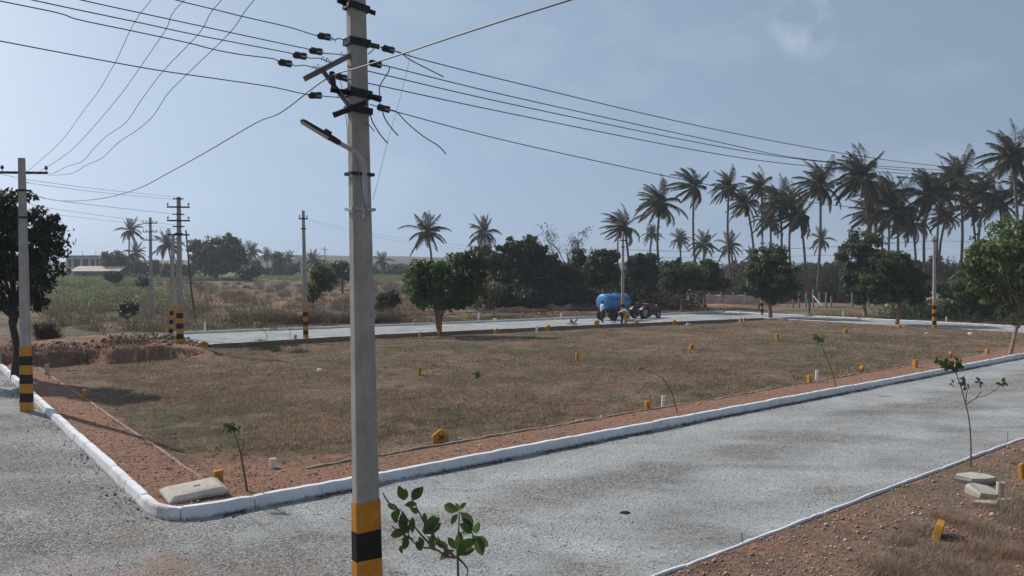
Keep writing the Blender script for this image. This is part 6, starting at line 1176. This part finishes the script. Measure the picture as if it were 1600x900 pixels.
# ---------------------------------------------------------------- people
def remesh_body(name, segs, voxel, m, parent, balls=(), smooth=3):
    mb = MB()
    for p0, p1, r0, r1 in segs:
        a, b = Vector(p0), Vector(p1); v = (b - a); L_ = v.length; 
        if L_ < 1e-4: continue
        v.normalize(); P = [a - v * r0 * .92, a - v * r0 * .7, a - v * r0 * .35, a, b, b + v * r1 * .35, b + v * r1 * .7, b + v * r1 * .92]; rr_ = [r0 * .38, r0 * .71, r0 * .94, r0, r1, r1 * .94, r1 * .71, r1 * .38]; mb.tube(P, rr_, 12)
    for c, r, sc in balls: mb.ball(c, r, 3, sc=sc)
    o = mb.build(name, m); md = o.modifiers.new('r', 'REMESH'); md.mode = 'VOXEL'; md.voxel_size = voxel; md.use_smooth_shade = True; m2 = o.modifiers.new('s', 'SMOOTH'); m2.factor = .5; m2.iterations = smooth
    dg = bpy.context.evaluated_depsgraph_get(); me = bpy.data.meshes.new_from_object(o.evaluated_get(dg)); me.name = name; bpy.data.objects.remove(o); me.materials.clear(); me.materials.append(m); return link(name, me, parent)
M['skin'] = mat('skin', (.16, .08, .05), .6, .1, 10, 0); M['hair'] = mat('hair', (.012, .010, .009), .7, .2, 20, .3, 60)
def person(label, pos, rz, J, shirt, pants, scale=1.0, skirt=False, bare_legs=True):
    """J: joints in body space (x forward, y left, z up)"""
    t = thing('person', label, 'person', pos, rz); V = {k: Vector(v) for k, v in J.items()}; S = []; Bl = []
    sp = (V['head'] - V['neck']).normalized(); fw = Vector(J.get('face', (1, 0, 0))).normalized(); fw = (fw - sp * fw.dot(sp)).normalized(); sd = sp.cross(fw)
    S += [(V['pelvis'], V['waist'], .125, .115), (V['waist'], V['chest'], .115, .135), (V['chest'], V['neck'], .12, .055), (V['neck'], V['head'], .052, .058), (V['shl'], V['shr'], .062, .062), (V['hipl'], V['hipr'], .095, .095)]
    H = V['head'] + sp * .06; Bl += [(H, .098, (1, .82, 1.22)), (H - sp * .06 + fw * .02, .075, (1, .85, 1)), (H + fw * .098 - sp * .005, .018, (1, .8, 1.5)), (H + fw * .09 - sp * .05, .02, (.6, 1.4, .5)), (H + sd * .085, .024, (.5, .4, 1.2)), (H - sd * .085, .024, (.5, .4, 1.2))]
    for s in 'lr':
        S += [(V['sh' + s], V['el' + s], .050, .040), (V['el' + s], V['wr' + s], .038, .026), (V['hip' + s], V['kn' + s], .085, .056), (V['kn' + s], V['an' + s], .054, .038), (V['an' + s], V['an' + s] + Vector((.13, 0, -.045)), .040, .030)]
        hd = (V['wr' + s] - V['el' + s]).normalized(); w_ = V['wr' + s]; lat = hd.cross(Vector((1, 0, 0)));
        if lat.length < .2: lat = hd.cross(Vector((0, 1, 0)))
        lat.normalize(); nrm = hd.cross(lat).normalized(); pc = w_ + hd * .055; S += [(w_, pc + lat * .02, .024, .022), (w_, pc - lat * .02, .024, .022)]
        for i, (o_, l_) in enumerate(((-.030, .058), (-.010, .072), (.010, .068), (.030, .052))):
            a = pc + lat * o_ + hd * .018; b = a + hd * l_ * .55 + nrm * .006; c = b + hd * l_ * .4 + nrm * .022; S += [(a, b, .0095, .009), (b, c, .009, .008)]
        a = w_ + hd * .02 - lat * .024; b = a - lat * .028 + hd * .025; S += [(a, b, .012, .011), (b, b + hd * .026 + nrm * .008, .011, .009)]
    remesh_body('body', S, .0075, M['skin'], t, Bl, 2)
    for s in (1, -1):
        e = H + fw * .088 + sd * .032 * s + sp * .012; mb = MB(); mb.ball(e, .012, 2); mb.build('eye', M['hair'], t)
    mb = MB(); mb.ball((0, 0, 0), 1, 3); P = []
    Mx = Matrix((fw, sd, sp)).transposed().to_4x4()
    hm = MB(); bm = bmesh.new(); bmesh.ops.create_icosphere(bm, subdivisions=3, radius=1); dl = [q for q in bm.verts if (q.co.z < -.25 and q.co.x > -.2) or (q.co.x > .55 and q.co.z < .45) or q.co.z < -.7]; bmesh.ops.delete(bm, geom=dl, context='VERTS'); bm.verts.index_update()
    hm.add([H + sp * .012 + (Mx @ Vector((q.co.x * .108 - .006, q.co.y * .090, q.co.z * .124))) for q in bm.verts], [[q.index for q in f.verts] for f in bm.faces], smooth=True); bm.free(); ho = hm.build('hair', M['hair'], t); s_ = ho.modifiers.new('s', 'SOLIDIFY'); s_.thickness = .012
    g_ = .018; sh = [(V['pelvis'] + (V['waist'] - V['pelvis']) * .1, V['waist'], .135 + g_, .122 + g_), (V['waist'], V['chest'], .125 + g_, .14 + g_), (V['chest'], V['neck'] - (V['neck'] - V['chest']) * .25, .125 + g_, .075), (V['shl'], V['shr'], .07 + g_ * .5, .07 + g_ * .5)]
    for s in 'lr': sh += [(V['sh' + s], V['sh' + s].lerp(V['el' + s], .92), .062 + g_ * .6, .055 + g_ * .5)]
    remesh_body('shirt', sh, .014, shirt, t)
    pa = [(V['pelvis'], V['waist'].lerp(V['pelvis'], .4), .130 + g_, .118 + g_), (V['hipl'], V['hipr'], .105 + g_, .105 + g_)]
    for s in 'lr': pa += [(V['hip' + s], V['kn' + s], .095 + g_, .072 + g_), (V['kn' + s], V['an' + s] + (V['kn' + s] - V['an' + s]) * .06, .068 + g_, .058)]
    remesh_body('trousers', pa, .014, pants, t)
    t.scale = (scale,) * 3; return t
def cloth(n, c): return mat(n, c, .9, .12, 6, .3, 30)
std = dict(pelvis=(0, 0, .95), waist=(0, 0, 1.08), chest=(0, 0, 1.30), neck=(-.01, 0, 1.47), head=(.015, 0, 1.57), hipl=(0, .09, .92), hipr=(0, -.09, .92), shl=(0, .17, 1.41), shr=(0, -.17, 1.41), ell=(-.03, .23, 1.13), elr=(-.02, -.23, 1.13), wrl=(.10, .22, .90), wrr=(.14, -.20, .92), knl=(.03, .10, .50), knr=(-.01, -.10, .50), anl=(0, .11, .075), anr=(-.03, -.11, .075))
g = G(941, 504); person('person in a white shirt and dark trousers standing behind the tank', (g.x, g.y, max(g.z, 0.0)), .35, std, cloth('white_shirt_cloth', (.62, .66, .74)), cloth('dark_trouser_cloth', (.03, .035, .045)))
bend = dict(pelvis=(-.28, 0, .88), waist=(-.16, 0, .98), chest=(.08, 0, 1.05), neck=(.25, 0, 1.04), head=(.34, 0, .98), face=(.3, 0, -1), hipl=(-.28, .10, .86), hipr=(-.28, -.10, .86), shl=(.18, .17, 1.02), shr=(.18, -.17, 1.02), ell=(.26, .20, .75), elr=(.30, -.18, .75), wrl=(.34, .10, .50), wrr=(.38, -.08, .50), knl=(-.12, .14, .46), knr=(-.20, -.14, .46), anl=(-.22, .15, .075), anr=(-.24, -.15, .075))
g = G(974, 506); person('person in a cream shirt bending down in front of the blue tank', (g.x, g.y - .55, max(g.z, -.12)), .05, bend, cloth('cream_shirt_cloth', (.52, .46, .38)), cloth('black_trouser_cloth', (.022, .022, .028)))
walk = dict(std); walk.update(knl=(.16, .10, .50), anl=(.20, .11, .08), knr=(-.06, -.10, .50), anr=(-.24, -.11, .12), wrl=(.02, .30, 1.15), ell=(-.05, .25, 1.18), face=(1, .3, 0))
g = G(1201, 487); person('person in a pink top half hidden by the corner tree trunk', (g.x - .3, g.y + 1.5, max(hz1(g.x, g.y + 1.5), .0)), 2.6, walk, cloth('pink_cloth', (.45, .13, .20)), cloth('maroon_cloth', (.12, .04, .06)))
reach = dict(std); reach.update(chest=(.05, 0, 1.29), neck=(.10, 0, 1.45), head=(.14, 0, 1.54), shl=(.08, .17, 1.39), shr=(.08, -.17, 1.39), ell=(.33, .20, 1.38), wrl=(.56, .16, 1.45), elr=(.20, -.22, 1.14), wrr=(.40, -.16, 1.10))
g = G(1267, 491.5); person('person in teal clothes with one arm stretched out beyond the right-hand road', (g.x, g.y + .4, hz1(g.x, g.y + .4)), 3.0, reach, cloth('teal_cloth', (.05, .19, .22)), cloth('teal_trouser_cloth', (.04, .13, .16)))
# hose from the tank and small tripod things by the bending man
a = PD(990, 494, 60); mb = MB(); mb.tube(smooth_path([(G(955, 506).x, G(955, 506).y, .06), (PD(961, 503, 60.5)), PD(968, 497, 60), PD(973, 491, 59.6)]), .03, 8); tag(mb.build('water_hose', M['cable']), 'pale hose slanting up to the bending person', 'hose')
g = G(996, 506); mb = MB(); n = 22; R_ = .30; mb.tube([(g.x + math.cos(t_) * R_, g.y - .1, g.z + .30 + math.sin(t_) * R_) for t_ in np.linspace(-.2, math.pi * 1.15, n)], .028, 8); tag(mb.build('hose_loop', M['cable']), 'pale loop of hose arching over the yellow stone below the tractor', 'hose')
# ---------------------------------------------------------------- hills and air
xs = np.linspace(-900, 900, 181); V = []; mb = MB()
hz_ = 5 + 9 * fbm(xs * .006 + 4, xs * 0 + 2, 4) + 16 * np.exp(-((xs + 215) / 60) ** 2) * .35 + 4 * np.exp(-((xs + 90) / 80) ** 2)
ys = [(640, -.2), (680, .55), (720, .9), (760, 1.0), (860, .4), (930, -.2)]
for yy, k in ys:
    for x, h in zip(xs, hz_): V.append((x, yy + 20 * math.sin(x * .01), 2 + h * k if k > 0 else .5))
n = len(xs); mb.add(V, [(j * n + i, j * n + i + 1, (j + 1) * n + i + 1, (j + 1) * n + i) for j in range(len(ys) - 1) for i in range(n - 1)], smooth=True)
M['hill'] = mat('hill_ground', (.07, .085, .05), 1, .3, .02, 0); tag(mb.build('hills', M['hill']), 'faint low hills along the horizon', None, None, 'structure')
mb = MB(); mb.box((0, 0, 14), (1960, 1960, 34)); hm_ = bpy.data.materials.new('haze'); hm_.use_nodes = True; t = hm_.node_tree; t.nodes.clear(); ou = N(t, 'ShaderNodeOutputMaterial'); pv = N(t, 'ShaderNodeVolumePrincipled', Density=HAZE, Anisotropy=0.0); pv.inputs['Color'].default_value = (.86, .92, 1.0, 1); t.links.new(pv.outputs[0], ou.inputs['Volume'])
tag(mb.build('haze', hm_), 'thin blue daytime haze', None, None, 'stuff')
